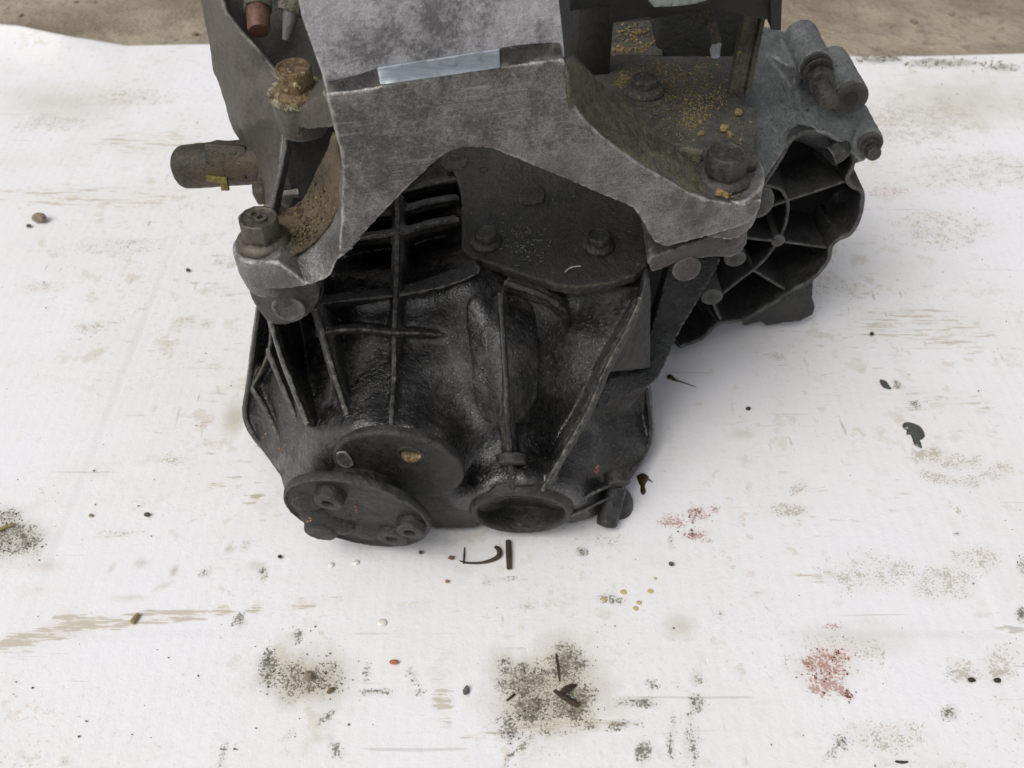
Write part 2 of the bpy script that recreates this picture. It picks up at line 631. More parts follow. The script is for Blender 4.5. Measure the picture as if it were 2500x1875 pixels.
# white sheet: fluted plastic board with stains (masks are surface dirt, speckled by noise)
m = NT('white_board')
a_dark, a_khaki, a_red, a_smear, a_film = (m.attr(k) for k in ('soil', 'khaki', 'red', 'smear', 'film'))
big = m.noise(5, 6, .6)
mid = m.noise(38, 6, .65)
fine = m.noise(330, 4, .7)
fine2 = m.math('ADD', m.math('MULTIPLY', m.noise(640, 3, .65), .58), m.math('MULTIPLY', m.noise(120, 4, .65), .42))
streak = m.noise(60, 5, .65, (.35, 2.2, 1, (0, 0, .12)))
base = m.mix(m.ramp(big, .35, .7), (.79, .785, .81), (.75, .735, .72))
c = m.mix(m.math('MULTIPLY', m.ramp(mid, .54, .66), m.ramp(big, .42, .62, .05, .8)), base, (.60, .56, .49))
c = m.mix(m.math('MULTIPLY', m.ramp(streak, .60, .72), .12), c, (.56, .51, .42))
c = m.mix(m.math('MULTIPLY', m.ramp(m.noise(230, 5, .75), .56, .66), m.ramp(m.noise(4, 5, .7), .45, .62, .04, .6)), c, (.50, .455, .37))
c = m.mix(m.math('MULTIPLY', m.ramp(m.noise(75, 3, .6), .62, .66), m.ramp(m.noise(9, 3, .6), .45, .6, .0, .55)), c, (.63, .585, .49))
c = m.mix(m.math('MINIMUM', m.math('MULTIPLY', a_film, 1.5), .9), c, (.50, .475, .385))
def spk(mask, src, lo, hi):            # speckle where noise + mask passes a threshold
    s_ = m.math('ADD', src, m.math('MULTIPLY', mask, hi - lo))
    return m.math('MULTIPLY', m.ramp(s_, hi - .03, hi + .03), m.ramp(mask, .02, .12))
c = m.mix(m.math('MULTIPLY', m.math('MULTIPLY', a_dark, m.ramp(mid, .3, .6, .5, 1.0)), .75), c, (.40, .375, .30))
c = m.mix(m.math('MULTIPLY', a_khaki, .40), c, (.60, .55, .46))
c = m.mix(m.math('MULTIPLY', a_red, .45), c, (.66, .52, .47))
c = m.mix(m.math('MULTIPLY', a_smear, .35), c, (.62, .57, .47))
c = m.mix(m.math('MULTIPLY', spk(a_smear, m.noise(90, 5, .7, (.3, 3, 1, (0, 0, .13))), .40, .62), .66), c, (.46, .39, .27))
c = m.mix(m.math('MULTIPLY', spk(a_khaki, fine2, .44, .60), .62), c, (.37, .32, .23))
c = m.mix(m.math('MULTIPLY', spk(a_red, fine2, .42, .60), .72), c, (.36, .165, .12))
c = m.mix(m.math('MULTIPLY', spk(a_dark, fine2, .415, .60), .8), c, m.mix(m.ramp(m.noise(300, 2, .5), .4, .6), (.06, .054, .04), (.22, .20, .155)))
d2 = m.math('MULTIPLY', m.ramp(m.voro(240), .05, .10, 1, 0), m.ramp(m.noise(7, 5, .7), .50, .60))
c = m.mix(m.math('MULTIPLY', d2, .7), c, (.24, .21, .165))
fb = m.math('MULTIPLY', m.ramp(m.noise(120, 3, .6, (.3, 1.7, 1, (0, 0, .9))), .62, .67), m.ramp(m.noise(6, 5, .7), .50, .62))
c = m.mix(m.math('MULTIPLY', fb, .6), c, (.40, .36, .28))
fb = m.math('MULTIPLY', m.ramp(m.noise(110, 3, .6, (1.7, .3, 1, (0, 0, .35))), .64, .69), m.ramp(m.noise(5.3, 5, .7), .51, .63))
c = m.mix(m.math('MULTIPLY', fb, .6), c, (.33, .30, .25))
dots = m.ramp(m.voro(95), .028, .05, 1, 0)
dots = m.math('MULTIPLY', dots, m.ramp(m.noise(31, 2, .5), .50, .56))
c = m.mix(m.math('MULTIPLY', dots, .85), c, (.11, .10, .085))
scr = m.ramp(m.noise(46, 2, .5, (.16, 4.5, 1, (0, 0, -.5))), .70, .73)
c = m.mix(m.math('MULTIPLY', scr, .30), c, (.30, .28, .25))
m.color(c)
m.rough(m.ramp(mid, .35, .7, .34, .6))
wv = m.n('ShaderNodeTexWave', wave_type='BANDS', bands_direction='X')
wv.inputs['Scale'].default_value = 38
wv.inputs['Distortion'].default_value = .4
m.l(m.tc.outputs['Object'], wv.inputs['Vector'])
m.bump(wv.outputs['Fac'], .00012, .5)
m.bump(mid, .0007)
m.bump(fine, .00022)

m = NT('dirt_ground')
n1, n2, n3 = m.noise(7, 7, .65), m.noise(60, 5, .7), m.noise(300, 3, .7)
c = m.mix(m.ramp(n1, .36, .66), (.205, .168, .118), (.36, .305, .225))
c = m.mix(m.math('MULTIPLY', m.ramp(n2, .52, .66), .6), c, (.15, .122, .085))
c = m.mix(m.math('MULTIPLY', m.ramp(n3, .58, .68), .5), c, (.46, .42, .34))
m.color(c)
m.rough(.9)
m.bump(n1, .02)
m.bump(n2, .004)

# ------------------------------------------------------------------ ground
def grid_obj(name, xs, ys, zf, mat):
    nx, ny = len(xs), len(ys)
    vs = [(x, y, zf(x, y)) for y in ys for x in xs]
    fs = [(j * nx + i, j * nx + i + 1, (j + 1) * nx + i + 1, (j + 1) * nx + i) for j in range(ny - 1) for i in range(nx - 1)]
    me = bpy.data.meshes.new(name)
    me.from_pydata(vs, [], fs)
    me.polygons.foreach_set('use_smooth', np.ones(len(fs), bool))
    me.materials.append(M[mat])
    o = bpy.data.objects.new(name, me)
    COL.objects.link(o)
    return o
gx = np.r_[np.linspace(-30, -2, 8), np.linspace(-1.6, 1.6, 130), np.linspace(2, 30, 8)]
gy = np.r_[np.linspace(-15, -1, 6), np.linspace(-.5, .9, 20), np.linspace(.93, 2.4, 90), np.linspace(3, 60, 10)]
def gz(x, y):
    k = min(1, max(0, (y - .98) / .2)) if abs(x) < 1.7 else 1
    return -.012 + k * .010 * (mnoise.fractal(Vector((x * 6, y * 6, 3)), 1, 2, 4))
g = grid_obj('ground', gx, gy, gz, 'dirt_ground')
g['kind'] = 'structure'

# ------------------------------------------------------------------ white sheet
def edge_v(u):
    return float(np.interp(u, [-900, 0, 60, 110, 150, 175, 230, 350, 500, 800, 1900, 2080, 2250, 2500, 3200], [88, 93, 96, 106, 114, 116, 113, 110, 107, 112, 134, 137, 136, 130, 118]))
def edge_y(x):
    y = 1.02
    for _ in range(6):
        u, _v = to_px((x, y, 0))
        y = H / T(edge_v(u))
    return y
NX, NY = 500, 400
xs = np.linspace(-.78, .78, NX)
ey = [edge_y(x) for x in xs]
def lift(x, y, e):
    k = max(0, 1 - (e - y) / .07)
    l = k * k * (.014 * max(0, min(1, (-.44 - x) / .07)) + .004 * max(0, math.sin(x * 9 + 1)))
    return l + .0010 * mnoise.noise(Vector((x * 5, y * 5, 1))) * min(1, max(0, (abs(x) - .05) * 6))
sv = []
for j in range(NY):
    t = j / (NY - 1)
    for i in range(NX):
        y = -.12 + t * (ey[i] + .12)
        z = lift(xs[i], y, ey[i])
        z = min(z, 0) * (0 if (abs(xs[i]) < .3 and .28 < y < .75) else .5) + max(z, 0) * (0 if (abs(xs[i]) < .3 and .28 < y < .75) else 1)
        sv.append((xs[i], y, z))
sf = [(j * NX + i, j * NX + i + 1, (j + 1) * NX + i + 1, (j + 1) * NX + i) for j in range(NY - 1) for i in range(NX - 1)]
b0 = len(sv)
for i in range(NX):                    # board edge at the back
    p = sv[(NY - 1) * NX + i]
    sv.append((p[0], p[1] + .0005, p[2] - .005))
for i in range(NX - 1):
    sf.append(((NY - 1) * NX + i, (NY - 1) * NX + i + 1, b0 + i + 1, b0 + i))
me = bpy.data.meshes.new('white_sheet')
me.from_pydata(sv, [], sf)
me.polygons.foreach_set('use_smooth', np.ones(len(sf), bool))
me.materials.append(M['white_board'])
sheet = bpy.data.objects.new('white_sheet', me)
COL.objects.link(sheet)
tag(sheet, 'white fluted plastic sheet with dirt stains lying on the bare ground', 'sheet')
V = np.array(sv)
dd = V[:, 1] * math.cos(PITCH) + (H - V[:, 2]) * math.sin(PITCH)
PU = CU + V[:, 0] / dd * F
PV = CV - (V[:, 1] * math.sin(PITCH) - (H - V[:, 2]) * math.cos(PITCH)) / dd * F
nz = np.array([mnoise.fractal(Vector((p[0] * 45, p[1] * 45, 0)), 1, 2, 3) for p in sv])
def blob(lst, soft=.55):
    a = np.zeros(len(V))
    for (u, v, ru, rv, amt, *rot) in lst:
        th = R(rot[0]) if rot else 0
        du, dv = PU - u, PV - v
        x = du * math.cos(th) + dv * math.sin(th)
        y = -du * math.sin(th) + dv * math.cos(th)
        d = np.sqrt((x / ru) ** 2 + (y / rv) ** 2) + nz * .28
        a = np.maximum(a, amt * np.clip((1 - d) / soft, 0, 1))
    return a
arc = [(u, v, 34, 5, .62, a_) for u, v, a_ in [(1235, 1860, -60), (1262, 1828, -45), (1300, 1800, -28), (1345, 1782, -18), (1395, 1770, -10), (1450, 1763, -4), (1505, 1765, 4), (1560, 1770, 6)]]
arc += [(u, v + 14, 30, 4, .5, a_) for u, v, _, _, _, a_ in arc[2:]]
arc += [(1000 + k * 9, 1690 + k * .8, 6, 4, .7, 8) for k in range(0, 9, 2)] + [(690 + k * 16, 1800 - k * 12, 7, 5, .72, -40) for k in range(9)]
masks = {
    'soil': blob([(1290, 1660, 85, 62, .74), (1385, 1625, 62, 58, .72), (1400, 1715, 70, 60, .78), (1300, 1730, 70, 55, .74), (1245, 1775, 40, 50, .55), (1235, 1660, 40, 40, .6),
                  (740, 1655, 115, 55, .56), (655, 1640, 30, 60, .62), (40, 1315, 85, 62, .60), (20, 1265, 50, 26, .5), (585, 1515, 22, 26, .62), (728, 1555, 14, 22, .7),
                  (820, 1830, 14, 34, .66, -20), (795, 1752, 40, 9, .6, -40), (700, 1800, 30, 6, .45, -30), (920, 1690, 70, 7, .55, 8), (1010, 1655, 12, 38, .55, -30), (898, 1645, 12, 30, .5),
                  (1565, 1715, 70, 18, .66, 3), (1700, 1718, 22, 26, .70), (1690, 1800, 16, 80, .52, -6), (1640, 1790, 9, 80, .48, 4), (1570, 1832, 26, 34, .68), (1590, 1668, 26, 12, .6, 20),
                  (1500, 1465, 44, 11, .62, 10), (1710, 1620, 8, 26, .6), (1700, 1655, 20, 26, .45), (1420, 1346, 18, 12, .72), (1760, 1500, 14, 10, .55), (2190, 940, 18, 9, .66, 35), (2235, 988, 20, 10, .6, 35),
                  (2320, 1740, 24, 18, .64, 25), (2050, 1810, 16, 32, .55, -20), (2495, 1500, 16, 24, .72), (2500, 1380, 20, 24, .55), (2030, 1840, 12, 16, .6), (640, 1390, 16, 18, .6), (650, 1412, 8, 18, .5),
                  (160, 1860, 8, 10, .6), (545, 1840, 8, 40, .52, 6), (500, 1400, 16, 12, .5), (2340, 1300, 10, 6, .6), (1760, 1765, 40, 4, .5, 2),
                  (2150, 142, 70, 18, .62), (2300, 155, 120, 14, .50), (2060, 150, 30, 14, .55), (2450, 165, 60, 12, .45), (1640, 1310, 6, 30, .5), (1190, 1420, 8, 26, .5), (1225, 1415, 60, 5, .35, -4)] + arc),
    'khaki': blob([(2270, 1110, 60, 26, .70), (2350, 1130, 70, 26, .52), (2290, 1165, 70, 18, .62, 15), (2370, 1175, 40, 20, .55), (2440, 1150, 50, 30, .5), (1920, 1245, 60, 22, .60), (1950, 1190, 26, 20, .55, -40),
                   (1950, 1275, 14, 12, .7), (1290, 1480, 40, 14, .5), (2120, 1400, 150, 60, .36), (2200, 1390, 60, 30, .48), (2300, 1420, 110, 60, .44), (2390, 1360, 80, 40, .45), (2050, 1600, 160, 60, .30),
                   (2440, 1620, 60, 60, .5), (2150, 1800, 120, 50, .45), (2350, 1640, 60, 40, .52), (1900, 870, 26, 12, .5), (2050, 700, 120, 30, .35, 10), (2300, 560, 160, 60, .35), (2200, 300, 260, 70, .42), (2400, 420, 200, 60, .36),
                   (420, 1120, 40, 20, .55), (600, 1330, 16, 22, .5), (300, 1300, 60, 10, .4), (230, 800, 60, 16, .4), (100, 700, 80, 20, .35), (480, 790, 60, 20, .4), (560, 640, 50, 18, .45), (330, 240, 120, 26, .38), (120, 300, 100, 30, .38),
                   (300, 600, 120, 30, .3), (1480, 1320, 50, 20, .35), (2330, 1240, 40, 6, .62, 40), (2250, 300, 200, 60, .40), (740, 1655, 130, 70, .4), (1340, 1690, 150, 120, .45)]),
    'red': blob([(2010, 1620, 66, 46, .66), (2050, 1600, 40, 36, .6), (2010, 1665, 55, 40, .66), (2060, 1690, 46, 8, .74, 35), (2040, 1530, 36, 12, .5), (1640, 1272, 50, 22, .52), (1700, 1255, 36, 22, .56), (1700, 1305, 44, 18, .56), (1745, 1245, 18, 14, .6),
                 (1720, 1320, 26, 8, .5), (100, 1200, 16, 8, .3), (500, 1035, 26, 8, .4), (2170, 470, 60, 18, .32)]),
    'smear': blob([(60, 1565, 110, 34, .72, -9), (180, 1530, 150, 30, .74, -10), (320, 1515, 130, 26, .66, -8), (450, 1500, 90, 22, .7, -4), (540, 1490, 40, 20, .6, -4), (630, 1483, 34, 16, .66, -8), (740, 1478, 60, 15, .62), (830, 1462, 70, 14, .35),
                   (625, 1215, 55, 14, .5, -38), (540, 1180, 60, 14, .35, -20), (1300, 1775, 220, 12, .55, -9), (1400, 1762, 160, 10, .5, -2), (1500, 1768, 90, 8, .5, 5), (1250, 1830, 60, 12, .35, -45), (1080, 1700, 26, 90, .34, -8),
                   (1990, 1410, 70, 9, .55), (2040, 1400, 60, 6, .5, 6), (260, 1310, 60, 8, .45), (1850, 1450, 40, 10, .4, -15), (200, 480, 260, 40, .3), (400, 350, 200, 40, .3), (2250, 800, 240, 60, .34, 8), (2300, 980, 180, 40, .3, 8)]),
    'film': blob([(575, 1020, 40, 60, .6), (745, 1655, 150, 95, .8), (1340, 1690, 185, 150, .9), (2010, 1640, 110, 80, .2), (40, 1315, 110, 90, .5), (1660, 1530, 60, 40, .4), (620, 1380, 30, 16, .5), (345, 1375, 22, 14, .6), (425, 1395, 12, 16, .7), (560, 1340, 12, 12, .7),
                  (270, 1385, 8, 14, .7), (400, 1430, 40, 8, .45, -20), (320, 1460, 60, 12, .4), (100, 1380, 60, 20, .3), (2100, 1560, 200, 60, .25), (2350, 250, 260, 80, .4), (150, 250, 200, 60, .35), (1810, 1060, 40, 14, .4)], 1.0),
}
for k, a in masks.items():
    at = me.attributes.new(k, 'FLOAT', 'POINT')
    at.data.foreach_set('value', a.astype(np.float32))

# ================================================================== the gearbox
GB = empty('gearbox', (-.03, .45, 0))
tag(GB, 'oily black and grey car gearbox with alloy mounting bracket standing on the white sheet', 'gearbox')

# ---------------- main case
case_pts = [
 (700, 350, .505), (850, 300, .53), (1000, 400, .55), (1100, 540, .52), (900, 590, .50), (820, 640, .475), (1000, 640, .475), (1090, 620, .47), (640, 500, .49), (650, 640, .45),
 (850, 722, .428), (960, 718, .428), (1080, 700, .432), (1157, 672, .436), (1250, 740, .432), (1400, 760, .430), (1550, 740, .435), (1590, 600, .46), (1400, 400, .55), (1300, 600, .48),
 (620, 800, .46), (700, 800, .445), (800, 800, .430), (960, 800, .420), (1080, 810, .421), (1160, 800, .411), (1234, 800, .407), (1300, 800, .418), (1400, 800, .432), (1450, 800, .432), (1540, 800, .432), (1585, 800, .442),
 (605, 920, .45), (700, 900, .425), (800, 900, .404), (960, 900, .391), (1080, 900, .396), (1150, 900, .395), (1234, 900, .386), (1300, 900, .400), (1370, 900, .412), (1450, 930, .41), (1540, 900, .425), (1585, 900, .435),
 (600, 1005, .435), (680, 1000, .408), (800, 1000, .374), (960, 1000, .361), (1080, 1000, .374), (1160, 1000, .380), (1234, 1000, .370), (1330, 1000, .388), (1420, 1010, .40), (1500, 1000, .42), (1580, 1000, .43),
 (640, 1085, .41), (720, 1070, .376), (850, 1065, .346), (930, 1054, .3432), (1010, 1056, .3432), (1080, 1080, .3478), (1140, 1090, .362), (1234, 1070, .369), (1330, 1080, .376), (1450, 1080, .395), (1530, 1070, .408), (1588, 1060, .42),
 (681, 1151, .375), (760, 1130, .356), (850, 1120, .355), (1000, 1130, .357), (1140, 1150, .358), (1240, 1150, .3475), (1350, 1150, .354), (1450, 1150, .378), (1546, 1148, .395),
 (692, 1194, .365), (850, 1200, .356), (1000, 1210, .356), (1145, 1235, .346), (1190, 1205, .3400), (1272, 1188, .3378), (1350, 1204, .3400), (1402, 1235, .346), (1240, 1256, .372), (1310, 1256, .372), (1272, 1240, .368), (1500, 1200, .38),
 (720, 1250, .362), (850, 1270, .358), (1000, 1280, .358), (1120, 1290, .356), (1272, 1285, .368), (1390, 1275, .359), (1500, 1260, .375)]
CY = Field(case_pts)
case_out = [(640, 500), (690, 350), (830, 280), (1100, 330), (1140, 640), (1300, 690), (1590, 705), (1587, 900), (1584, 960), (1590, 1050), (1579, 1099), (1546, 1148), (1516, 1190), (1500, 1240),
            (1440, 1268), (1390, 1280), (1240, 1290), (1100, 1300), (1000, 1296), (860, 1270), (730, 1250), (694, 1200), (681, 1151), (630, 1083), (600, 1004), (604, 948), (616, 837), (629, 758), (640, 700), (640, 600)]
deck_out = [(1128, 607), (1125, 466), (1112, 425), (1085, 390), (1080, 350), (1150, 330), (1400, 340), (1560, 440), (1572, 535), (1578, 582), (1584, 622), (1572, 652), (1548, 672), (1501, 688), (1410, 701), (1356, 694), (1284, 672), (1212, 647), (1157, 629)]
def deck_z(u, v):
    return .1535 + (700 - v) / 330 * .010
RIBS = [                               # crest pixels (u, v, y), width in pixels, depth, material
    ([(969, 470, .486), (969, 520, .474), (969, 589, .452), (966, 698, .424), (962, 806, .411), (961, 916, .383), (956, 1000, .357), (955, 1052, .3425)], 17, .05, 'rib_edge'),
    ([(860, 545, .474), (975, 516, .482), (1050, 495, .49), (1122, 484, .497)], 15, .05, 'grimy_case'),
    ([(800, 607, .452), (860, 586, .455), (975, 570, .458), (1050, 550, .468), (1122, 536, .476)], 17, .05, 'rib_edge'),
    ([(980, 470, .515), (1050, 450, .52), (1116, 440, .525)], 16, .05, 'grimy_case'),
    ([(661, 786, .394), (686, 869, .391), (718, 954, .377), (750, 1034, .360)], 13, .055, 'rib_edge'),
    ([(768, 755, .396), (787, 815, .393), (813, 910, .379), (846, 1012, .357)], 17, .055, 'rib_edge'),
    ([(787, 812, .394), (866, 803, .401), (955, 812, .406), (1020, 814, .412), (1092, 820, .417)], 12, .03, 'rib_edge'),
    ([(652, 850, .425), (670, 895, .415), (690, 945, .402), (725, 1030, .385)], 14, .04, 'rib_edge'),
    ([(614, 944, .430), (636, 980, .420), (656, 1015, .407), (676, 1060, .395), (694, 1100, .384)], 14, .03, 'rib_edge'),
    ([(632, 752, .44), (620, 837, .437), (607, 940, .432), (598, 1008, .428), (612, 1052, .419), (640, 1092, .408), (684, 1156, .372)], 14, .03, 'grimy_case'),
    ([(640, 745, .425), (660, 800, .425), (652, 870, .428), (615, 945, .432)], 9, .02, 'mossy_alloy'),
    ([(1221, 715, .420), (1226, 800, .401), (1234, 929, .377), (1237, 1011, .362), (1244, 1090, .353), (1246, 1125, .3475)], 20, .04, 'grimy_case'),
    ([(1564, 725, .424), (1554, 758, .417), (1516, 835, .404), (1475, 913, .391), (1437, 1002, .375), (1370, 1119, .350), (1324, 1200, .3375)], 15, .05, 'rib_edge'),
    ([(1230, 690, .431), (1300, 712, .425), (1350, 735, .422), (1380, 765, .423), (1385, 800, .428)], 22, .03, 'grimy_case'),
    ([(1396, 1232, .345), (1440, 1208, .355), (1492, 1184, .368)], 10, .02, 'rib_edge'),
    ([(1398, 1256, .345), (1440, 1238, .353), (1488, 1216, .364)], 9, .02, 'grimy_case'),
    ([(1579, 950, .432), (1589, 1045, .418), (1580, 1098, .410), (1548, 1146, .392), (1516, 1188, .378)], 14, .03, 'grimy_case'),
    ([(1246, 1130, .3485), (1252, 1165, .3425), (1254, 1204, .3370)], 24, .02, 'dusty_case'),
]
b = MB()
b.relief(case_out, CY, back=.57, step=16, zmin=.004)
def inset(o, k):
    c = np.mean(np.array(o), 0)
    return [tuple(c + (np.array(p) - c) * k) for p in o]
b.slab(inset(deck_out, .985), lambda u, v: deck_z(u, v) - .009, .05, 30)
# broad lower gear tunnels and swells
n_end = Vector((-.10, -.98, -.16)).normalized()
b.lathe(at_y(985, 1140, .350), -n_end, [(.001, .004), (.035, .004), (.030, .012), (.030, .07)], 40)
pc = at_y(868, 1255, .338)
b.lathe(pc, -n_end, [(.001, .022), (.028, .022), (.036, .045), (.040, .09)], 40)
ph = at_y(1272, 1250, .350)
b.ball(at_y(1508, 1238, .378), .011, .014, .017, 16)
b.ball(at_y(1168, 1306, .357), .013, .012, .006, 16)          # lump under the bore
for px, wpx, dep, mt in RIBS:
    w_ = wpx * mpp(at_y(*px[len(px) // 2]))
    b.rib([(u, v, y + .0010) for u, v, y in px], w_ * 1.9, dep, top=.4)
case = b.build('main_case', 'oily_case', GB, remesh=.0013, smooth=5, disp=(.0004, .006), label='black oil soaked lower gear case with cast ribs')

def rib(px, wpx, depth, mat='rib_edge', parent=None, up=(0, -.75, .66), name='rib', smooth=3, top=.75):
    b = MB()
    w_ = wpx * mpp(at_y(*px[len(px) // 2]))
    b.rib(px, w_ * .85, min(depth, .012), up, top, smooth)
    return b.build(name, mat, parent or case, remesh=max(.0006, w_ / 9), smooth=2, disp=(.0005, .004))
for a_ in RIBS:
    rib(*a_)

b = MB()
b.relief(catmull([(778, 722), (860, 712), (958, 700), (1040, 680), (1110, 655), (1150, 634), (1172, 652), (1160, 672), (1080, 702), (960, 724), (860, 733), (780, 742)], 3), Field([(778, 730, .407), (860, 712, .420), (860, 733, .413), (958, 700, .429), (958, 724, .421), (1080, 665, .440), (1080, 702, .427), (1155, 634, .445), (1165, 670, .432)]), off=(0, .02, -.03), step=9)
b.build('ledge', 'grimy_case', case, remesh=.001, smooth=3, disp=(.0016, .005))
# flats and pads on the case
def pad(u, v, y, rpx, axis, h, mat, name='boss_pad', parent=None, squash=None, back=.01, label=None, ring=False):
    b = MB()
    c = at_y(u, v, y)
    r = rpx * mpp(c)
    pr = [(r * 1.02, -back), (r, h - r * .08), (r * .92, h), (.0005, h)]
    if ring:
        pr = [(r * 1.02, -back), (r, h - r * .08), (r * .94, h), (r * .72, h), (r * .68, h - .0012), (.0005, h - .0012)]
    b.lathe(c, axis, pr, 36, squash)
    return b.build(name, mat, parent or case, remesh=.0008, smooth=2, disp=(.0005, .004), label=label)
pad(1248, 1126, .3480, 37, (0, -.86, -.5), .002, 'dusty_case', back=.004)
pad(1508, 1178, .371, 31, (.1, -.72, -.30), .002, 'dusty_case', back=.007)
b = MB()
b.tube([at_y(1500, 1190, .376), at_y(1490, 1235, .366), at_y(1481, 1282, .358)], [.0085, .0078, .0068], 18)
b.build('lug', 'grimy_case', case, remesh=.0009, smooth=2, disp=(.0012, .006))
b = MB()
b.relief(catmull([(1140, 745), (1225, 732), (1300, 770), (1318, 900), (1302, 1000), (1238, 1050), (1185, 1032), (1160, 990), (1150, 880)], 3), lambda u, v: CY(u, v) - .0030, thick=.02, step=10)
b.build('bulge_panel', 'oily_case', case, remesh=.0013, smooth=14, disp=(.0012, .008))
b = MB()
b.relief([(1480, 912), (1520, 838), (1556, 760), (1574, 690), (1587, 680), (1588, 800), (1588, 902)], Field([(1480, 912, .400), (1556, 760, .424), (1580, 685, .432), (1588, 800, .432), (1588, 902, .428), (1540, 870, .412)]), thick=.012, step=12)
b.build('side_panel', 'dusty_case', case, remesh=.0012, smooth=5, label='grey triangular panel beside the diagonal rib')

# left lug below the bracket foot with its machined pad
b = MB()
LUGY = Field([(607, 679, .388), (610, 717, .388), (658, 787, .392), (753, 697, .386), (770, 740, .390), (700, 740, .384)])
b.relief(catmull([(606, 672), (609, 717), (626, 752), (660, 790), (706, 792), (750, 772), (774, 742), (775, 700), (740, 670), (660, 650)], 3), LUGY, thick=.04, step=9)
b.build('mount_lug', 'worn_edge', case, remesh=.0011, smooth=4, disp=(.0008, .008))
pad(705, 752, .3855, 42, (-.05, -1, .0), .0015, 'worn_edge', 'boss_pad', ring=True)

# right lug and pad
b = MB()
b.relief([(1580, 640), (1590, 628), (1732, 578), (1828, 545), (1824, 594), (1808, 618), (1785, 630), (1722, 630), (1660, 640), (1590, 668)],
         Field([(1586, 650, .425), (1732, 590, .438), (1823, 560, .452), (1785, 629, .448), (1660, 620, .433)]), thick=.05, step=10)
b.build('mount_lug', 'worn_edge', case, remesh=.0012, smooth=4, disp=(.001, .006))
pad(1675, 654, .436, 36, (.12, -1, .1), .002, 'worn_edge', back=.03)
b = MB()
b.ball(at_y(1792, 575, .447), .006, .005, .009, 14)
b.build('casting_nub', 'worn_edge', case, remesh=.0008, smooth=2, disp=(.001, .004))

# rear joint flange: black gritty band curving round to the front
b = MB()
FL = Field([(1757, 635, .472), (1700, 742, .457), (1627, 885, .434), (1592, 942, .422), (1538, 964, .408), (1437, 1011, .388), (1637, 648, .467), (1586, 825, .446), (1575, 905, .428), (1490, 935, .402), (1430, 980, .386)])
b.relief([(1637, 640), (1762, 632), (1735, 685), (1700, 742), (1652, 825), (1627, 885), (1608, 922), (1585, 946), (1538, 964), (1490, 988), (1432, 1013), (1436, 975), (1490, 928), (1560, 912), (1583, 900), (1586, 825), (1610, 740)], FL, thick=.014, step=9)
b.build('joint_flange', 'tread_black', GB, remesh=.001, smooth=2, disp=(.0018, .0022), label='gritty black flange band curving round the right of the case')

# ---------------- flange disc, end cover, bearing bore, plug
b = MB()
fc = at_y(974, 1140, .3445)
r = 162 * mpp(fc)
b.lathe(fc, n_end, [(r * .98, -.006), (r, -.001), (r * .97, .001), (.0005, .0015)], 56)
fd = b.build('flange_disc', 'dusty_case', GB, remesh=.0010, smooth=3, disp=(.0008, .008), label='flat round grey black disc face above the end cover')
b = MB()
pl = on_plane(1001, 1108, fc + n_end * .0012, n_end)
b.lathe(pl, n_end, [(.0085, -.002), (.0080, .0005), (.0066, .0008), (.0060, -.0005), (.0005, -.0005)], 30)
b.build('plug_rim', 'dark_bolt', fd)
b = MB()
b.lathe(on_plane(1006, 1108, fc + n_end * .0005, n_end), Vector((.05, -.6, .75)), [(.0065, -.003), (.0060, .0015), (.0045, .0026), (.0005, .0028)], 24, .8)
b.build('filler_plug', 'rusty_bolt', fd)
def text_mesh(body, size, pos, ax_x, ax_y, ext, name, mat, parent):
    cu = bpy.data.curves.new(name, 'FONT')
    cu.body = body
    cu.size = size
    cu.extrude = ext
    cu.align_x = 'CENTER'
    cu.align_y = 'CENTER'
    t = bpy.data.objects.new(name, cu)
    COL.objects.link(t)
    dg = bpy.context.evaluated_depsgraph_get()
    me_ = bpy.data.meshes.new_from_object(t.evaluated_get(dg))
    bpy.data.objects.remove(t)
    x = Vector(ax_x).normalized()
    z = x.cross(Vector(ax_y)).normalized()
    y = z.cross(x)
    b = MB()
    b.add([Vector(pos) + x * p.co.x + y * p.co.y + z * p.co.z for p in me_.vertices], [tuple(f.vertices) for f in me_.polygons])
    bpy.data.meshes.remove(me_)
    return b.build(name, mat, parent)
xd = Vector((1, 0, 0)) - n_end * n_end.x
text_mesh('HN', .0085, on_plane(974, 1143, fc + n_end * .0012, n_end), xd + Vector((0, 0, -.25)), Vector((0, 0, 1)) + xd * .2, .0007, 'cast_lettering', 'black_cavity', fd)
b = MB()
b.relief(catmull([(822, 1108), (845, 1106), (858, 1122), (862, 1136), (842, 1142), (824, 1130)], 3), lambda u, v: on_plane(u, v, fc + n_end * .0018, n_end).y, thick=.003, step=6)
b.build('paint_dab', 'bracket_alloy', fd)

ec_n = Vector((-.165, -.97, -.175)).normalized()
cc = at_y(870, 1258, .3305)
r = 184 * mpp(cc)
b = MB()
b.lathe(cc, ec_n, [(r * .45, -.028), (r * .55, -.012), (r * .93, -.0070), (r * .99, -.0055), (r, -.003), (r * .985, .0002), (r * .955, .0006), (r * .945, -.0012), (r * .6, -.0008), (.0005, -.0006)], 64)
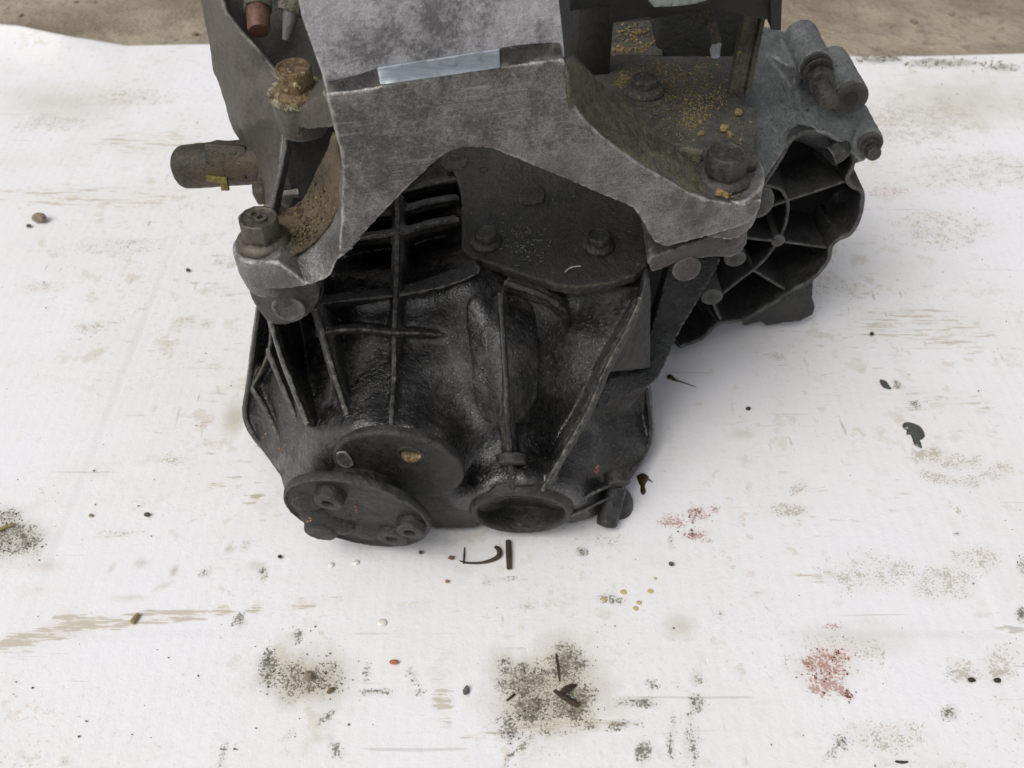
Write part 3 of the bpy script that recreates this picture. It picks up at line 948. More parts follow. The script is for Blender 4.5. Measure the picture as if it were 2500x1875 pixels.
# flow marks and lumps of old sealant on the lower half
for (u, v, s_) in [(790, 1290, .010), (830, 1296, .007), (900, 1305, .008), (860, 1250, .012), (750, 1235, .008), (940, 1305, .009), (770, 1270, .008)]:
    q = at_y(u, v, .331)
    b.ball(q - ec_n * .002, s_ * 1.3, .0026, s_, 12)
ec = b.build('end_cover', 'dusty_case', GB, remesh=.0009, smooth=2, disp=(.0009, .006), label='round end cover with small hollow nubs, caked in black grease')
def nub(u, v, y, rpx, h, hole=True):
    b = MB()
    c = at_y(u, v, y)
    r = rpx * mpp(c)
    pr = [(r * 1.1, -h), (r * 1.02, 0), (r * .95, h * .25), (r * .85, h * .3)]
    if hole:
        pr += [(r * .42, h * .3), (r * .36, h * .1), (r * .34, -h * .6), (.0003, -h * .6)]
    else:
        pr += [(.0003, h * .34)]
    b.lathe(c, ec_n, pr, 32)
    return b.build('nub', 'dusty_case', ec, remesh=.0007, smooth=3, disp=(.0006, .004))
nub(803, 1222, .3235, 37, .008)
nub(1002, 1292, .3215, 36, .009)
nub(782, 1300, .3325, 40, .004, False)
nub(958, 1312, .3300, 40, .005)

b = MB()
hx = Vector((-.02, -.975, -.2)).normalized()
hc = at_y(1272, 1256, .3425)
ri = 107 * mpp(hc)
b.lathe(hc, hx, [(ri * 1.20, -.022), (ri * 1.22, -.006), (ri * 1.16, -.001), (ri * 1.10, .0004), (ri * 1.02, 0), (ri * .985, -.002), (ri * .96, -.016), (ri * .9, -.018), (.0005, -.018)], 64)
bb = b.build('bearing_bore', 'dusty_case', GB, remesh=.0010, smooth=4, disp=(.0010, .006), label='round open recess at the lower front of the gearbox')

# ---------------- shift cover deck with two bolts
b = MB()
b.slab(deck_out, deck_z, .0065, 22)
sc_ = b.build('shift_cover', 'shift_plate', GB, remesh=.0011, smooth=3, disp=(.0008, .004), label='matt black cover plate under the bracket arch')
b = MB()
b.slab(inset(deck_out, .993), lambda u, v: deck_z(u, v) - .0068, .0025, 26)
b.build('gasket', 'mud_plate', sc_)
def flange_bolt(name, top_px, z0, hexr, h, flr, mat, parent, flh=.0025, rot=.3, label=None, fmat=None):
    """vertical flange bolt: top_px is the pixel of the flange centre at height z0"""
    c = at_z(top_px[0], top_px[1], z0)
    b = MB()
    b.lathe(c, (0, 0, 1), [(flr, 0), (flr, flh * .5), (flr * .93, flh), (hexr * .95, flh * 1.5), (.0005, flh * 1.5)], 40)
    b.hexa(c + Vector((0, 0, flh)), (0, 0, 1), hexr, h, rot)
    o = b.build(name, mat, parent, bevel=.0004, label=label)
    return o, c
for (u, v) in [(1186, 592), (1460, 600)]:
    flange_bolt('bolt', (u, v), deck_z(u, v) - .0005, .0077, .0062, .0105, 'dark_bolt', sc_)
b = MB()
b.slab(catmull([(1275, 455), (1320, 448), (1330, 470), (1322, 492), (1268, 494)], 3), lambda u, v: deck_z(u, v) + .0018, .008, 14)
b.build('raised_pad', 'shift_plate', sc_, remesh=.0009, smooth=4)
flange_bolt('bolt', (1112, 400), deck_z(1105, 400) - .002, .005, .0015, .010, 'shift_plate', sc_)
b = MB()
b.lathe(at_z(1180, 415, deck_z(1180, 415)), (0, 0, 1), [(.0032, -.002), (.003, .0004), (.0024, .0005), (.002, -.0015), (.0003, -.0015)], 20)
b.build('screw_hole', 'black_cavity', sc_)
b = MB()
tp = [(1380, 664), (1388, 656), (1402, 651), (1418, 650)]
b.tube([at_z(u, v, deck_z(u, v) + .002) for u, v in catmull(tp, 3, False)], .00045, 6)
b.build('metal_shaving', 'clear_plastic', sc_)

# ---------------- mounting bracket
BP = plane_field((-.082, .377), .25)
plate_out = [(798, 229), (807, 271), (815, 312), (830, 365), (837, 413), (837, 460), (834, 494), (833, 560), (830, 616), (822, 640), (861, 608), (902, 556), (956, 500), (1016, 440), (1064, 394),
             (1083, 380), (1105, 370), (1130, 363), (1159, 361), (1183, 362), (1206, 366), (1270, 392), (1400, 446), (1450, 468), (1520, 496), (1548, 511), (1566, 534), (1584, 570), (1600, 592), (1627, 604), (1728, 577), (1800, 556), (1828, 545),
             (1850, 520), (1862, 488), (1806, 500), (1735, 490), (1680, 470), (1648, 449), (1569, 405), (1510, 362), (1474, 335), (1436, 300), (1411, 269), (1398, 225), (1390, 190), (1378, 146), (1365, 143), (1219, 166), (947, 205), (921, 214), (850, 223)]
b = MB()
nb = Vector((.243, -.97, 0))
b.relief(plate_out, BP, off=-nb * .024, step=12)
bracket = b.build('mounting_bracket', 'bracket_alloy', GB, remesh=.0011, smooth=3, disp=(.0006, .012), label='bare grey cast alloy bracket arched over the gearbox')

FCT = Field([(836, 470, BP(836, 470)), (834, 494, BP(834, 494) + .0005), (833, 560, BP(833, 560)), (830, 616, BP(830, 616)), (815, 652, BP(815, 652)), (790, 684, BP(790, 684) + .001), (753, 698, .3705), (700, 668, .3735), (677, 642, .3785), (720, 630, .384), (770, 600, .3895), (805, 555, .3910), (826, 510, .386)])
b = MB()
b.relief([(837, 470), (826, 510), (805, 555), (770, 600), (720, 630), (677, 642), (700, 668), (753, 698), (790, 684), (807, 673), (815, 652), (832, 620), (836, 560)], FCT, off=(0, .02, -.006), step=9)
b.build('leg_facet', 'bracket_alloy', bracket, remesh=.0010, smooth=4, disp=(.0006, .01))
# upper block: set back behind a step, leaning slightly back
UB = lambda u, v: BP(u, v) + .009 + max(0, 190 - v) * .00006
b = MB()
b.relief([(722, -70), (737, 40), (761, 108), (785, 176), (797, 226), (921, 206), (947, 196), (1219, 158), (1365, 136), (1378, 140), (1373, 80), (1364, 0), (1358, -70)], UB, off=-nb * .05, step=16)
b.build('upper_block', 'block_alloy', bracket, bevel=.0025, label='smooth pale grey upper block of the bracket')
# dark grease filled step either side of the machined strip
def step_face(o, mat, name, yo=.0, lab=None, bev=.0006):
    b = MB()
    rv, rf = b.tri_outline(o, 20)
    b.close(*(lambda fr: (fr, [q - nb * .012 - Vector((0, 0, .004)) for q in fr]))([at_y(p.x, p.y, yo(p.x, p.y)) for p in rv]), rf)
    return b.build(name, mat, bracket, bevel=bev, label=lab)
def edge_line(u):                      # front edge of the step in the photo
    return float(np.interp(u, [798, 921, 947, 1219, 1365, 1378], [228, 215, 205, 166, 143, 146]))
def ramp_y(u, v):                      # ramp from the plate's top edge back to the block
    e = edge_line(u)
    k = min(1, max(0, (e - v) / 42))
    return BP(u, v) * (1 - k) + (UB(u, v) - .0008) * k
step_face([(803, 202), (840, 194), (880, 182), (906, 172), (922, 166), (931, 207), (921, 213), (890, 219), (850, 222), (800, 226)], 'grimy_case', 'greasy_step', lambda u, v: ramp_y(u, v) + .0004)
step_face([(1221, 117), (1250, 112), (1300, 107), (1345, 104), (1368, 106), (1374, 142), (1365, 142), (1223, 164)], 'grimy_case', 'greasy_step', lambda u, v: ramp_y(u, v) + .0004)
step_face([(921, 164), (1219, 118), (1221, 165), (1085, 185), (947, 204), (929, 205)], 'polished_alloy', 'machined_strip', lambda u, v: ramp_y(u, v) - .0012, 'bright machined strip along the bracket edge', .0015)
b = MB()
b.rib([(u, v, ramp_y(u, v) - .0016) for u, v in [(922, 166), (1000, 154), (1100, 138.5), (1219, 120)]], .0011, .003, (0, -.5, .85))
b.build('edge_highlight', 'highlight_alloy', bracket)  # added pale rib, paints the highlight along the strip's top edge
# casting seam on the front face and hairline cracks in the dirt
def seam(pts, r_, mat='black_cavity', name='casting_seam'):
    b = MB()
    b.tube([at_y(u, v, BP(u, v) + r_ * .35) for u, v in catmull(pts, 5, False)], r_, 6)
    return b.build(name, mat, bracket)
seam([(906, 332), (930, 300), (963, 278), (1048, 259), (1120, 250), (1175, 244), (1230, 232), (1285, 222), (1333, 228), (1400, 275)], .0003, 'rim_alloy')
for pts in [[(862, 310), (880, 335), (893, 350), (905, 372), (925, 395), (945, 415), (965, 440)], [(930, 360), (955, 385), (965, 410), (985, 440)], [(848, 430), (866, 452), (872, 470), (862, 500), (880, 515), (884, 530), (905, 555)]]:
    seam([(u + random.uniform(-3, 3), v + random.uniform(-3, 3)) for u, v in densify(pts, 9, False)], .00022, 'grimy_case', 'dirt_crack')

# left foot with its boss; swept brown web; back post
c8 = at_z(644, 590, .2125)
b = MB()
b.lathe(c8 - Vector((0, 0, .0005)), (0, 0, -1), [(.0005, 0), (.0160, 0), (.0168, .0015), (.0165, .016), (.0145, .026), (.010, .03)], 40)
b.relief([(573, 613), (590, 657), (606, 692), (640, 708), (700, 706), (753, 698), (722, 672), (677, 640), (640, 640)], Field([(573, 613, .392), (606, 692, .383), (640, 640, .377), (753, 698, .371), (677, 640, .3735), (700, 700, .373)]), thick=.025, step=9)
b.build('foot', 'bracket_alloy', bracket, remesh=.0011, smooth=4, disp=(.0006, .01))
SW = Field([(671, 521, yz(521, .212)), (720, 502, yz(502, .2145)), (753, 456, yz(456, .228)), (793, 367, yz(367, .262)), (815, 318, yz(318, .282)),
            (700, 632, yz(632, .2115)), (660, 560, yz(560, .212)), (740, 606, .3885), (770, 598, .3905), (803, 553, .3925), (824, 510, .3885), (836, 460, BP(836, 460) + .006), (836, 413, BP(837, 413) + .004), (822, 340, BP(822, 340) + .003), (740, 550, yz(550, .2155)), (780, 480, yz(480, .229))])
b = MB()
b.relief(catmull([(668, 522), (720, 502), (740, 480), (753, 456), (775, 405), (793, 367), (815, 316), (826, 350), (836, 413), (833, 460), (826, 500), (805, 545), (770, 590), (720, 622), (680, 632), (660, 590)], 2), SW, off=(0, .006, -.012), step=8)
b.build('swept_web', 'brown_alloy', bracket, remesh=.0010, smooth=5, disp=(.0008, .004), label='brown dusty web sweeping down to the bracket foot')
b = MB()
b.rib([(699, 332, .440), (690, 380, .433), (676, 445, .423), (660, 520, .413)], .0030, .008, (-.1, -.6, .8), .8)
b.build('thin_web', 'worn_edge', bracket, remesh=.0006, smooth=2, disp=(.0006, .004))
b = MB()
b.rib([(672, 474, .45), (710, 470, .45), (752, 463, .45)], .004, .03)
b.build('cross_web', 'grey_fibre', bracket, remesh=.0007, smooth=2, disp=(.001, .004))
b = MB()
b.relief([(700, 318), (815, 300), (800, 375), (765, 458), (730, 510), (672, 525), (684, 400)], lambda u, v: .462, thick=.02, step=14)
cb = at_z(727, 226, .274)
b.box(cb + Vector((.000, .020, -.048)), .024, .024, .06)
b.box(cb + Vector((-.004, .034, -.085)), .030, .03, .07)
b.build('pocket_shade_block', 'black_cavity', bracket)  # black block added as the pocket's shade; its boxes carry the rear post
b = MB()
b.lathe(cb, (0, 0, -1), [(.0005, 0), (.0132, 0), (.0140, .0015), (.0136, .014), (.0125, .022)], 40)
b.relief([(735, 262), (790, 225), (808, 260), (818, 312), (760, 318), (720, 312)], lambda u, v: .4235 + (u - 735) * -.0003, thick=.02, step=9)
b.build('rear_post', 'shell_alloy', bracket, remesh=.0011, smooth=4, disp=(.0006, .01))
b = MB()
b.lathe(cb + Vector((0, 0, .0006)), (0, 0, 1), [(.0150, -.003), (.0152, .0006), (.0140, .0016), (.0005, .0018)], 32)
b.build('crust', 'lichen_crust', bracket, remesh=.0008, smooth=1, disp=(.0022, .002))
rb, _ = flange_bolt('bolt', (727, 226), .2758, .0098, .0120, .0122, 'rusty_bolt', bracket, label='rusty bolt crusted with yellow lichen')
b8, c_ = flange_bolt('bolt', (644, 590), .2125, .0110, .0130, .0142, 'bolt_steel', bracket, .0032, .15, 'dull brown bolt head stamped 8')
text_mesh('8', .0155, c8 + Vector((.0002, 0, .0032 + .0130 - .0004)), (.55, .75, 0), (-.75, .55, 0), .0008, 'numeral', 'bolt_steel', bracket)

# right foot, sloped top flange, bolt
b = MB()
b.slab(catmull([(1806, 494), (1845, 476), (1864, 452), (1868, 424), (1850, 380), (1800, 350), (1730, 362), (1690, 410), (1672, 462), (1735, 486)], 3), .212, .026, 12)
b.build('foot', 'bracket_alloy', bracket, remesh=.0012, smooth=4, disp=(.0006, .01))
TF = Field([(1378, 146, BP(1378, 146) + .001), (1411, 269, BP(1411, 269) + .001), (1474, 335, BP(1474, 335) + .001), (1569, 405, BP(1569, 405) + .001), (1660, 458, BP(1660, 458) + .001), (1760, 497, BP(1760, 497) + .002),
            (1398, 128, .436), (1458, 190, .442), (1537, 259, .449), (1600, 318, .452), (1660, 370, .455), (1700, 420, .450)])
b = MB()
b.relief([(1378, 143), (1390, 190), (1398, 225), (1411, 269), (1436, 300), (1474, 335), (1510, 362), (1569, 405), (1648, 449), (1680, 470), (1735, 490), (1800, 499), (1740, 455), (1690, 400), (1650, 362), (1607, 325), (1537, 259), (1458, 190), (1398, 128)], TF, off=(0, .004, -.02), step=10)
b.build('sloped_flange', 'mossy_alloy', bracket, remesh=.0011, smooth=4, disp=(.0008, .005), label='green tinged sloping flange of the bracket')
rbolt, _ = flange_bolt('bolt', (1765, 437), .2125, .0119, .0150, .0152, 'dark_bolt', bracket, .003, .45, 'large dark hex bolt on the right bracket foot')

# ---------------- steel deck behind the bracket
b = MB()
b.slab([(1440, 150), (1490, 137), (1787, 137), (1825, 136), (1821, 200), (1819, 253), (1849, 269), (1845, 320), (1841, 358), (1850, 400), (1800, 420), (1720, 420), (1640, 420), (1560, 330), (1470, 260)], .2165, .004, 24)
deck = b.build('support_plate', 'mud_plate', GB, bevel=.0006, label='flat dirty steel plate dusted with yellow crumbs')
flange_bolt('bolt', (1571, 222), .2166, .0090, .0060, .0132, 'mud_plate', deck, .003, .5)
b = MB()
b.rib([(1604, 334, .4745), (1650, 348, .4690), (1718, 368, .4625)], .004, .008, (0, 0, 1))
b.build('plate_edge', 'mossy_alloy', deck, remesh=.0007, smooth=2)
b = MB()
pb = at_z(1802, 232, .2165)
b.box(pb + Vector((-.001, .004, .09)), .0095, .006, .18, R(6))
b.box(pb + Vector((.0055, .0045, .09)), .0030, .010, .18, R(6))
b.build('upright_bar', 'mossy_alloy', deck, bevel=.0006, label='narrow upright steel bar on the support plate')
b = MB()
pt = at_z(1444, 186, .2165)
b.box(pt + Vector((-.0005, .008, .0365)), .0225, .014, .073, R(9))
b.build('square_post', 'olive_steel', deck, bevel=.0008, label='plain olive grey square post behind the bracket')
b = MB()
b.slab([(1490, 55), (1604, 48), (1618, 134), (1490, 134)], .203, .01, 26)
b.build('rear_plate', 'mud_plate', deck, bevel=.0006)
b = MB()
b.tube([at_y(1722, 15, .545), at_y(1735, 55, .545), at_y(1748, 100, .545)], [.0030, .0032, .0033], 16)
b.build('link_rod', 'mossy_alloy', deck)
b = MB()
b.tube([at_y(1748, 100, .545), at_y(1750, 108, .545), at_y(1746, 120, .545), at_y(1747, 137, .545)], [.0018, .0030, .0034, .0028], 12)
b.build('clip', 'clear_plastic', deck)

# black plastic selector housing above the plate
b = MB()
b.relief([(1392, -80), (1392, 28), (1486, 12), (1488, 58), (1582, 41), (1590, 46), (1726, 24), (1791, 30), (1840, 44), (1886, 50), (1884, 73), (1907, 75), (1912, -80)], lambda u, v: .512, thick=.03, step=22)
sel = b.build('selector_housing', 'black_plastic', GB, bevel=.0008, label='black plastic housing above the support plate')
b = MB()
b.relief([(1560, -80), (1572, 0), (1592, 27), (1600, 30), (1658, 26), (1700, 18), (1732, 8), (1738, -80)], lambda u, v: .500, thick=.012, step=18)
b.build('cap_rim', 'black_plastic', sel, bevel=.002)
b = MB()
b.relief([(1572, -80), (1582, 0), (1597, 18), (1658, 15), (1700, 9), (1726, 1), (1730, -80)], lambda u, v: .498, thick=.005, step=18)
b.build('grey_cap', 'grey_cap', sel, bevel=.0015)
b = MB()
b.relief([(1880, -80), (1882, 73), (1907, 75), (1912, -80)], lambda u, v: .505, thick=.02, step=18)
b.build('side_strip', 'black_plastic', sel, bevel=.0006)

# black block added behind the plate to paint the void dark
b = MB()
b.box((.132, .66, .13), .062, .08, .215)
b.box((.0, .67, .10), .30, .10, .19)
b.build('dark_void_block', 'black_cavity', GB, bevel=.004)

# ---------------- right bell housing
RY = Field([(1830, 60, .612), (1830, 100, .60), (1830, 250, .555), (1860, 430, .505), (1950, 170, .592), (1950, 300, .552), (2000, 330, .547), (2080, 250, .57), (2100, 380, .556), (1990, 100, .62), (2130, 330, .566), (1900, 330, .535), (1890, 200, .572)])
b = MB()
b.relief([(1822, 45), (1850, 58), (1925, 80), (1990, 90), (2030, 140), (2085, 150), (2110, 220), (2098, 262), (2135, 300), (2140, 350), (2112, 392), (2100, 393), (2086, 378), (2061, 355), (2020, 328), (1980, 319), (1950, 328), (1930, 345), (1905, 382), (1866, 442), (1848, 482), (1815, 430), (1812, 253), (1826, 120)],
         RY, off=(0, .035, -.03), step=10)
b.lathe(at_y(1993, 165, .566), (-.03, 1, 0), [(.0005, 0), (.0104, 0), (.0110, .0015), (.0112, .045), (.0005, .046)], 32)
b.lathe(at_y(2077, 240, .556), (-.03, 1, 0), [(.0005, .0), (.0112, 0), (.0117, .0012), (.0112, .05), (.0005, .05)], 36)
b.lathe(at_y(2126, 352, .553), (-.03, 1, 0), [(.0005, 0), (.0080, 0), (.0086, .001), (.0088, .04), (.0005, .04)], 32)
b.slab([(1826, 50), (1850, 58), (1925, 75), (1960, 100), (1962, 165), (1946, 168), (1890, 140), (1829, 106)], .2140, .02, 12)
bell = b.build('bell_housing', 'blue_grey_alloy', GB, remesh=.0013, smooth=3, disp=(.0013, .007), label='blue grey cast bell housing with bolt bosses at the right rear')
def cap_disc(u, v, y, r_, mat, name, hole=0, axis=(.03, -1, 0), h=.0006):
    b = MB()
    pr = [(r_, -.003), (r_, h - .0002), (r_ * .96, h)]
    pr += [(.0003, h)]
    b.lathe(at_y(u, v, y), axis, pr, 36)
    o = b.build(name, mat, bell)
    if hole:
        b = MB()
        b.lathe(at_y(u, v, y), axis, [(hole, -.002), (hole, h + .0004), (.0003, h + .0004)], 28)
        b.build('hole_shade_disc', 'black_cavity', bell)  # raised black disc, paints the dark inside of a hole
    return o
cap_disc(2077, 240, .5555, .0113, 'dusty_case', 'boss_face', .0048)
cap_disc(1993, 165, .5655, .0103, 'dusty_case', 'boss_face')
cap_disc(2126, 352, .5525, .0082, 'dusty_case', 'boss_face')
b = MB()
ax = Vector((.03, -1, -.02)).normalized()
b.lathe(at_y(1996, 176, .562), ax, [(.0098, 0), (.0098, .0018), (.0005, .002)], 30)
b.hexa(at_y(1999, 188, .5595), ax, .0089, .0085, .2, False)
b.build('nut', 'dark_bolt', bell, bevel=.0004)
b = MB()
p0 = at_y(2003, 205, .5545)
prof, t_ = [], 0.0
while t_ < .021:
    prof += [(.0052, t_), (.0060, t_ + .0006)]
    t_ += .0012
prof += [(.0050, t_ + .0003), (.0003, t_ + .0005)]
b.lathe(p0, ax, prof, 28)
b.build('threaded_stud', 'dark_bolt', bell, ang=50)
b = MB()
b.lathe(at_y(2126, 358, .5515), ax, [(.0068, 0), (.0066, .002), (.0005, .002)], 26)
b.hexa(at_y(2128, 366, .549), ax, .0052, .006, .5, False)
b.build('bolt', 'dark_bolt', bell, bevel=.0003)

# open ribbed cavity
RIMY = Field([(1871, 445, .512), (1980, 325, .547), (2083, 380, .556), (2100, 470, .556), (2099, 537, .555), (2026, 607, .55), (2013, 658, .546), (1925, 721, .54), (1814, 784, .532), (1720, 830, .52), (1850, 560, .525), (1760, 700, .51), (1900, 588, .538)])
rim_path = [(1862, 455), (1890, 415), (1912, 382), (1935, 343), (1980, 323), (2020, 332), (2061, 358), (2084, 382), (2080, 415), (2068, 440), (2082, 458), (2104, 470), (2106, 500), (2098, 537), (2077, 573), (2051, 585), (2030, 604), (2025, 632), (2010, 657), (1980, 686), (1925, 718), (1870, 752), (1814, 783), (1754, 793), (1715, 828), (1660, 850)]
b = MB()
b.rib([(u, v, RIMY(u, v)) for u, v in rim_path], .0038, .055, (0, -1, .02), .8)
b.build('rim', 'rim_alloy', bell, remesh=.0010, smooth=2, disp=(.0006, .006))
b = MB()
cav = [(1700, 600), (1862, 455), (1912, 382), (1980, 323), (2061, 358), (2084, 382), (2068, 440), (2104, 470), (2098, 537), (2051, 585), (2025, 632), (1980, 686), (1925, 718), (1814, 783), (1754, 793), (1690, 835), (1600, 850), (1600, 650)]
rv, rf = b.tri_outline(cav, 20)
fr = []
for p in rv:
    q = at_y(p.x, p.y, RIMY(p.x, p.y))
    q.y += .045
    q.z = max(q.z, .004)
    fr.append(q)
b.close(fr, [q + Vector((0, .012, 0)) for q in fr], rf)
b.build('cavity_wall', 'black_cavity', bell)  # real wall, its black colour stands in for the unlit interior
def crib(pts, wpx=9, d=.045, mat='rim_alloy', off=.004):
    b = MB()
    p3 = [(u, v, RIMY(u, v) + off) for u, v in pts]
    b.rib(p3, wpx * mpp(at_y(*p3[0])), d, (0, -1, .02), .8)
    return b.build('cavity_rib', mat, bell, remesh=.0007, smooth=1)
crib([(1830, 522), (1870, 510), (1925, 490), (2000, 466), (2066, 443)])
crib([(1870, 455), (1895, 460), (1912, 471), (1924, 500), (1922, 530), (1916, 555), (1904, 580)], 10)
crib([(1800, 578), (1850, 586), (1900, 590), (1960, 598), (2024, 607)])
crib([(1895, 598), (1870, 632), (1839, 661), (1800, 690), (1745, 735)])
crib([(1839, 661), (1880, 686), (1928, 715)])
crib([(1738, 730), (1748, 760), (1762, 786)])
def cpad(u, v, rpx, sq=1.0, off=.0, mat='rim_alloy'):
    b = MB()
    c = at_y(u, v, RIMY(u, v) + off)
    r_ = rpx * mpp(c)
    b.lathe(c, (.02, -1, .05), [(r_, -.04), (r_, -.0005), (r_ * .92, 0), (.0003, .0002)], 28, sq)
    return b.build('boss_pad', mat, bell)
cpad(1900, 589, 17, 1.0, .0035)
cpad(1795, 632, 27, .9, .002)
cpad(1738, 726, 27, .9, .004)
cpad(1856, 496, 34, 1.3, .0)
b = MB()
c_ = at_y(2034, 375, .551)
b.tube([at_y(2062, 358, .556), at_y(2045, 370, .551), at_y(2025, 382, .549)], [.006, .0075, .0072], 20)
b.build('boss_pad', 'rim_alloy', bell, remesh=.0009, smooth=3)
# broken lower tab resting on the sheet
b = MB()
b.relief([(1814, 797), (1812, 788), (1925, 722), (1986, 684), (1984, 720), (1982, 743), (1990, 747), (1986, 768), (1953, 785), (1920, 788), (1871, 796), (1858, 786)], Field([(1814, 795, .545), (1986, 700, .555), (1985, 768, .553), (1871, 795, .549), (1925, 722, .545)]), thick=.012, step=9, zmin=.003)
b.build('broken_tab', 'rim_alloy', bell, remesh=.0010, smooth=2, disp=(.001, .004), label='torn lower tab of the bell housing rim')

# ---------------- left clutch shell
LY = Field([(489, 0, .575), (510, 106, .557), (530, 201, .538), (549, 252, .527), (579, 334, .510), (603, 374, .502), (622, 420, .492), (640, 480, .478), (533, 0, .533), (600, 150, .507), (640, 250, .487), (660, 400, .470), (690, 300, .472), (560, 150, .52), (655, 160, .497), (600, 300, .487)])
b = MB()
b.relief([(480, -60), (489, 0), (500, 60), (510, 106), (516, 150), (519, 176), (526, 186), (533, 205), (541, 232), (549, 252), (552, 270), (558, 290), (568, 318), (582, 338), (603, 374), (618, 392), (625, 405), (620, 428), (620, 445), (627, 470), (637, 490), (655, 506), (672, 480), (690, 345), (686, 240), (680, 190), (658, 157), (622, 114), (590, 80), (563, 46), (540, 8), (528, -60)], LY, off=(.012, .004, -.03), step=11)
shell = b.build('clutch_shell', 'shell_alloy', GB, remesh=.0013, smooth=3, disp=(.0006, .01), label='curved brown grey housing wall at the left rear')
b = MB()
b.rib([(u, v, LY(u, v) - .002) for u, v in [(534, -40), (548, 22), (563, 46), (590, 80), (622, 114), (658, 157), (686, 192)]], .003, .012, (0, -.7, .7))
b.build('shell_edge', 'shell_alloy', shell, remesh=.0007, smooth=2)
b = MB()
b.relief([(505, -60), (524, 10), (590, 104), (640, 165), (680, 250), (820, 250), (800, 120), (740, -60)], Field([(540, 0, .56), (622, 114, .525), (700, 200, .50), (800, 240, .49), (740, 0, .545), (680, 60, .54)]), thick=.05, step=16)
b.build('inner_wall', 'shift_plate', shell, remesh=.0014, smooth=4, disp=(.0015, .012))
b = MB()
b.tube([at_y(640, 440, .484), at_y(642, 470, .480), at_y(650, 496, .477)], [.0062, .0066, .005], 18)
b.build('tail_boss', 'rusty_shaft', shell, remesh=.0009, smooth=3, disp=(.0008, .005))
b = MB()
b.tube([at_y(627, -10, .528), at_y(630, 26, .519), at_y(632, 68, .509), at_y(632.5, 76, .507)], [.0068, .0066, .0064, .0056], 22)
b.build('capped_pipe', 'red_plastic', shell)
b = MB()
b.hexa(at_y(630, 24, .5195), at_y(627, -40, .535) - at_y(630, 24, .5195), .0085, .012, .2, False)
b.build('pipe_nut', 'mossy_alloy', shell, bevel=.0004)
b = MB()
b.tube([at_y(712, 20, .50), at_y(708, 50, .497), at_y(698, 98, .492)], [.0045, .0040, .0020], 16)
b.build('spigot', 'rim_alloy', shell)
b = MB()
b.tube([at_y(722, -40, .51), at_y(716, 10, .503), at_y(710, 32, .500)], [.0085, .0082, .0074], 20)
b.build('spigot_collar', 'mossy_alloy', shell)

# output shaft stub
b = MB()
p0, p1 = at_y(650, 392, .50), at_y(446, 408, .515)
ax = (p1 - p0).normalized()
L = (p1 - p0).length
r_ = 53 * mpp(p1)
b.lathe(p0, ax, [(.0005, -.02), (r_, -.02), (r_, L - .007), (r_ * .98, L - .003), (r_ * .93, L - .0006), (r_ * .8, L), (r_ * .6, L - .001), (r_ * .5, L - .006), (.0005, L - .006)], 40)
shaft = b.build('output_shaft', 'rusty_shaft', GB, remesh=.0010, smooth=2, disp=(.0008, .006), label='rusty round shaft stub sticking out to the left')
b = MB()
q = at_y(545, 398, .497)
b.box(q + Vector((.004, .004, .0)), .026, .018, .020, R(-8), R(-25))
b.build('clamp', 'rusty_shaft', shaft, bevel=.0012)
b = MB()
q = at_y(530, 438, .488)
b.box(q, .0135, .002, .0042, R(-10), R(-10))
q2 = at_y(548, 450, .488)
b.box(q2, .005, .002, .008, R(0), R(-10))
b.build('tag', 'yellow_plastic', shaft, bevel=.0004)

# crumbs on the gearbox (stuff)
def grains(b, pts, smin, smax, flat=.7):
    for p in pts:
        s_ = random.uniform(smin, smax) * random.choice((.6, .8, 1, 1, 1.3))
        rot = Matrix.Rotation(random.uniform(0, 6.28), 3, 'Z') @ Matrix.Rotation(random.uniform(-.5, .5), 3, 'X')
        b.ball(Vector(p) + Vector((0, 0, s_ * flat * .45)), s_, s_ * random.uniform(.6, 1), s_ * flat, 6, .5, rot)
def scatter_px(n, reg):
    r = []
    while len(r) < n:
        u, v, su, sv_ = random.choice(reg)
        r.append((random.gauss(u, su), random.gauss(v, sv_)))
    return r
b = MB()
pts = []
for u, v in scatter_px(3800, [(1570, 205, 55, 16), (1700, 240, 60, 25), (1780, 300, 30, 30), (1765, 320, 18, 14), (1690, 300, 45, 25), (1530, 200, 22, 12), (1640, 170, 60, 18)]):
    if 1500 < u < 1812 and 150 < v < 345 and v < 190 + (1840 - u) * .9 and (v - 150) < (u - 1440) * .95:
        pts.append(at_z(u, v, .2165))
grains(b, pts, .0002, .0007)
grains(b, [at_z(u, v, .2165) for u, v in [(1765, 322), (1768, 318), (1774, 312), (1780, 326), (1784, 334), (1712, 328), (1708, 300), (1802, 280)]], .0022, .0034)
pts = [at_z(u, v, .203) for u, v in scatter_px(160, [(1560, 110, 26, 14), (1540, 80, 20, 14), (1530, 125, 18, 6)]) if 1496 < u < 1606 and 58 < v < 130]
grains(b, pts, .0007, .0016)
pts = [at_z(u, v, .2125) for u, v in scatter_px(60, [(1770, 478, 26, 5), (1680, 430, 14, 10)]) if v < 486 and u > 1665]
grains(b, pts, .0006, .0013)
pts = [at_z(u, v, .2175) for u, v in [(1755, 472), (1662, 418), (1668, 430), (1770, 478)]]
grains(b, pts, .0018, .0026)
o = b.build('amber_crumbs', 'amber_crumb', deck)
o['kind'] = 'stuff'
b = MB()
pts = []
for u, v in scatter_px(200, [(740, 545, 26, 20), (770, 480, 14, 30), (715, 515, 20, 8), (730, 580, 20, 12)]):
    if inside((u, v), [(680, 530), (720, 508), (760, 460), (800, 375), (825, 400), (815, 500), (760, 590), (710, 600)]):
        pts.append(at_y(u, v, SW(u, v) - .0004))
grains(b, pts, .0005, .0011)
grains(b, [at_y(715, 569, SW(715, 569) - .001), at_y(720, 572, SW(720, 572) - .001), at_y(730, 500, SW(730, 500) - .001)], .0016, .0022)
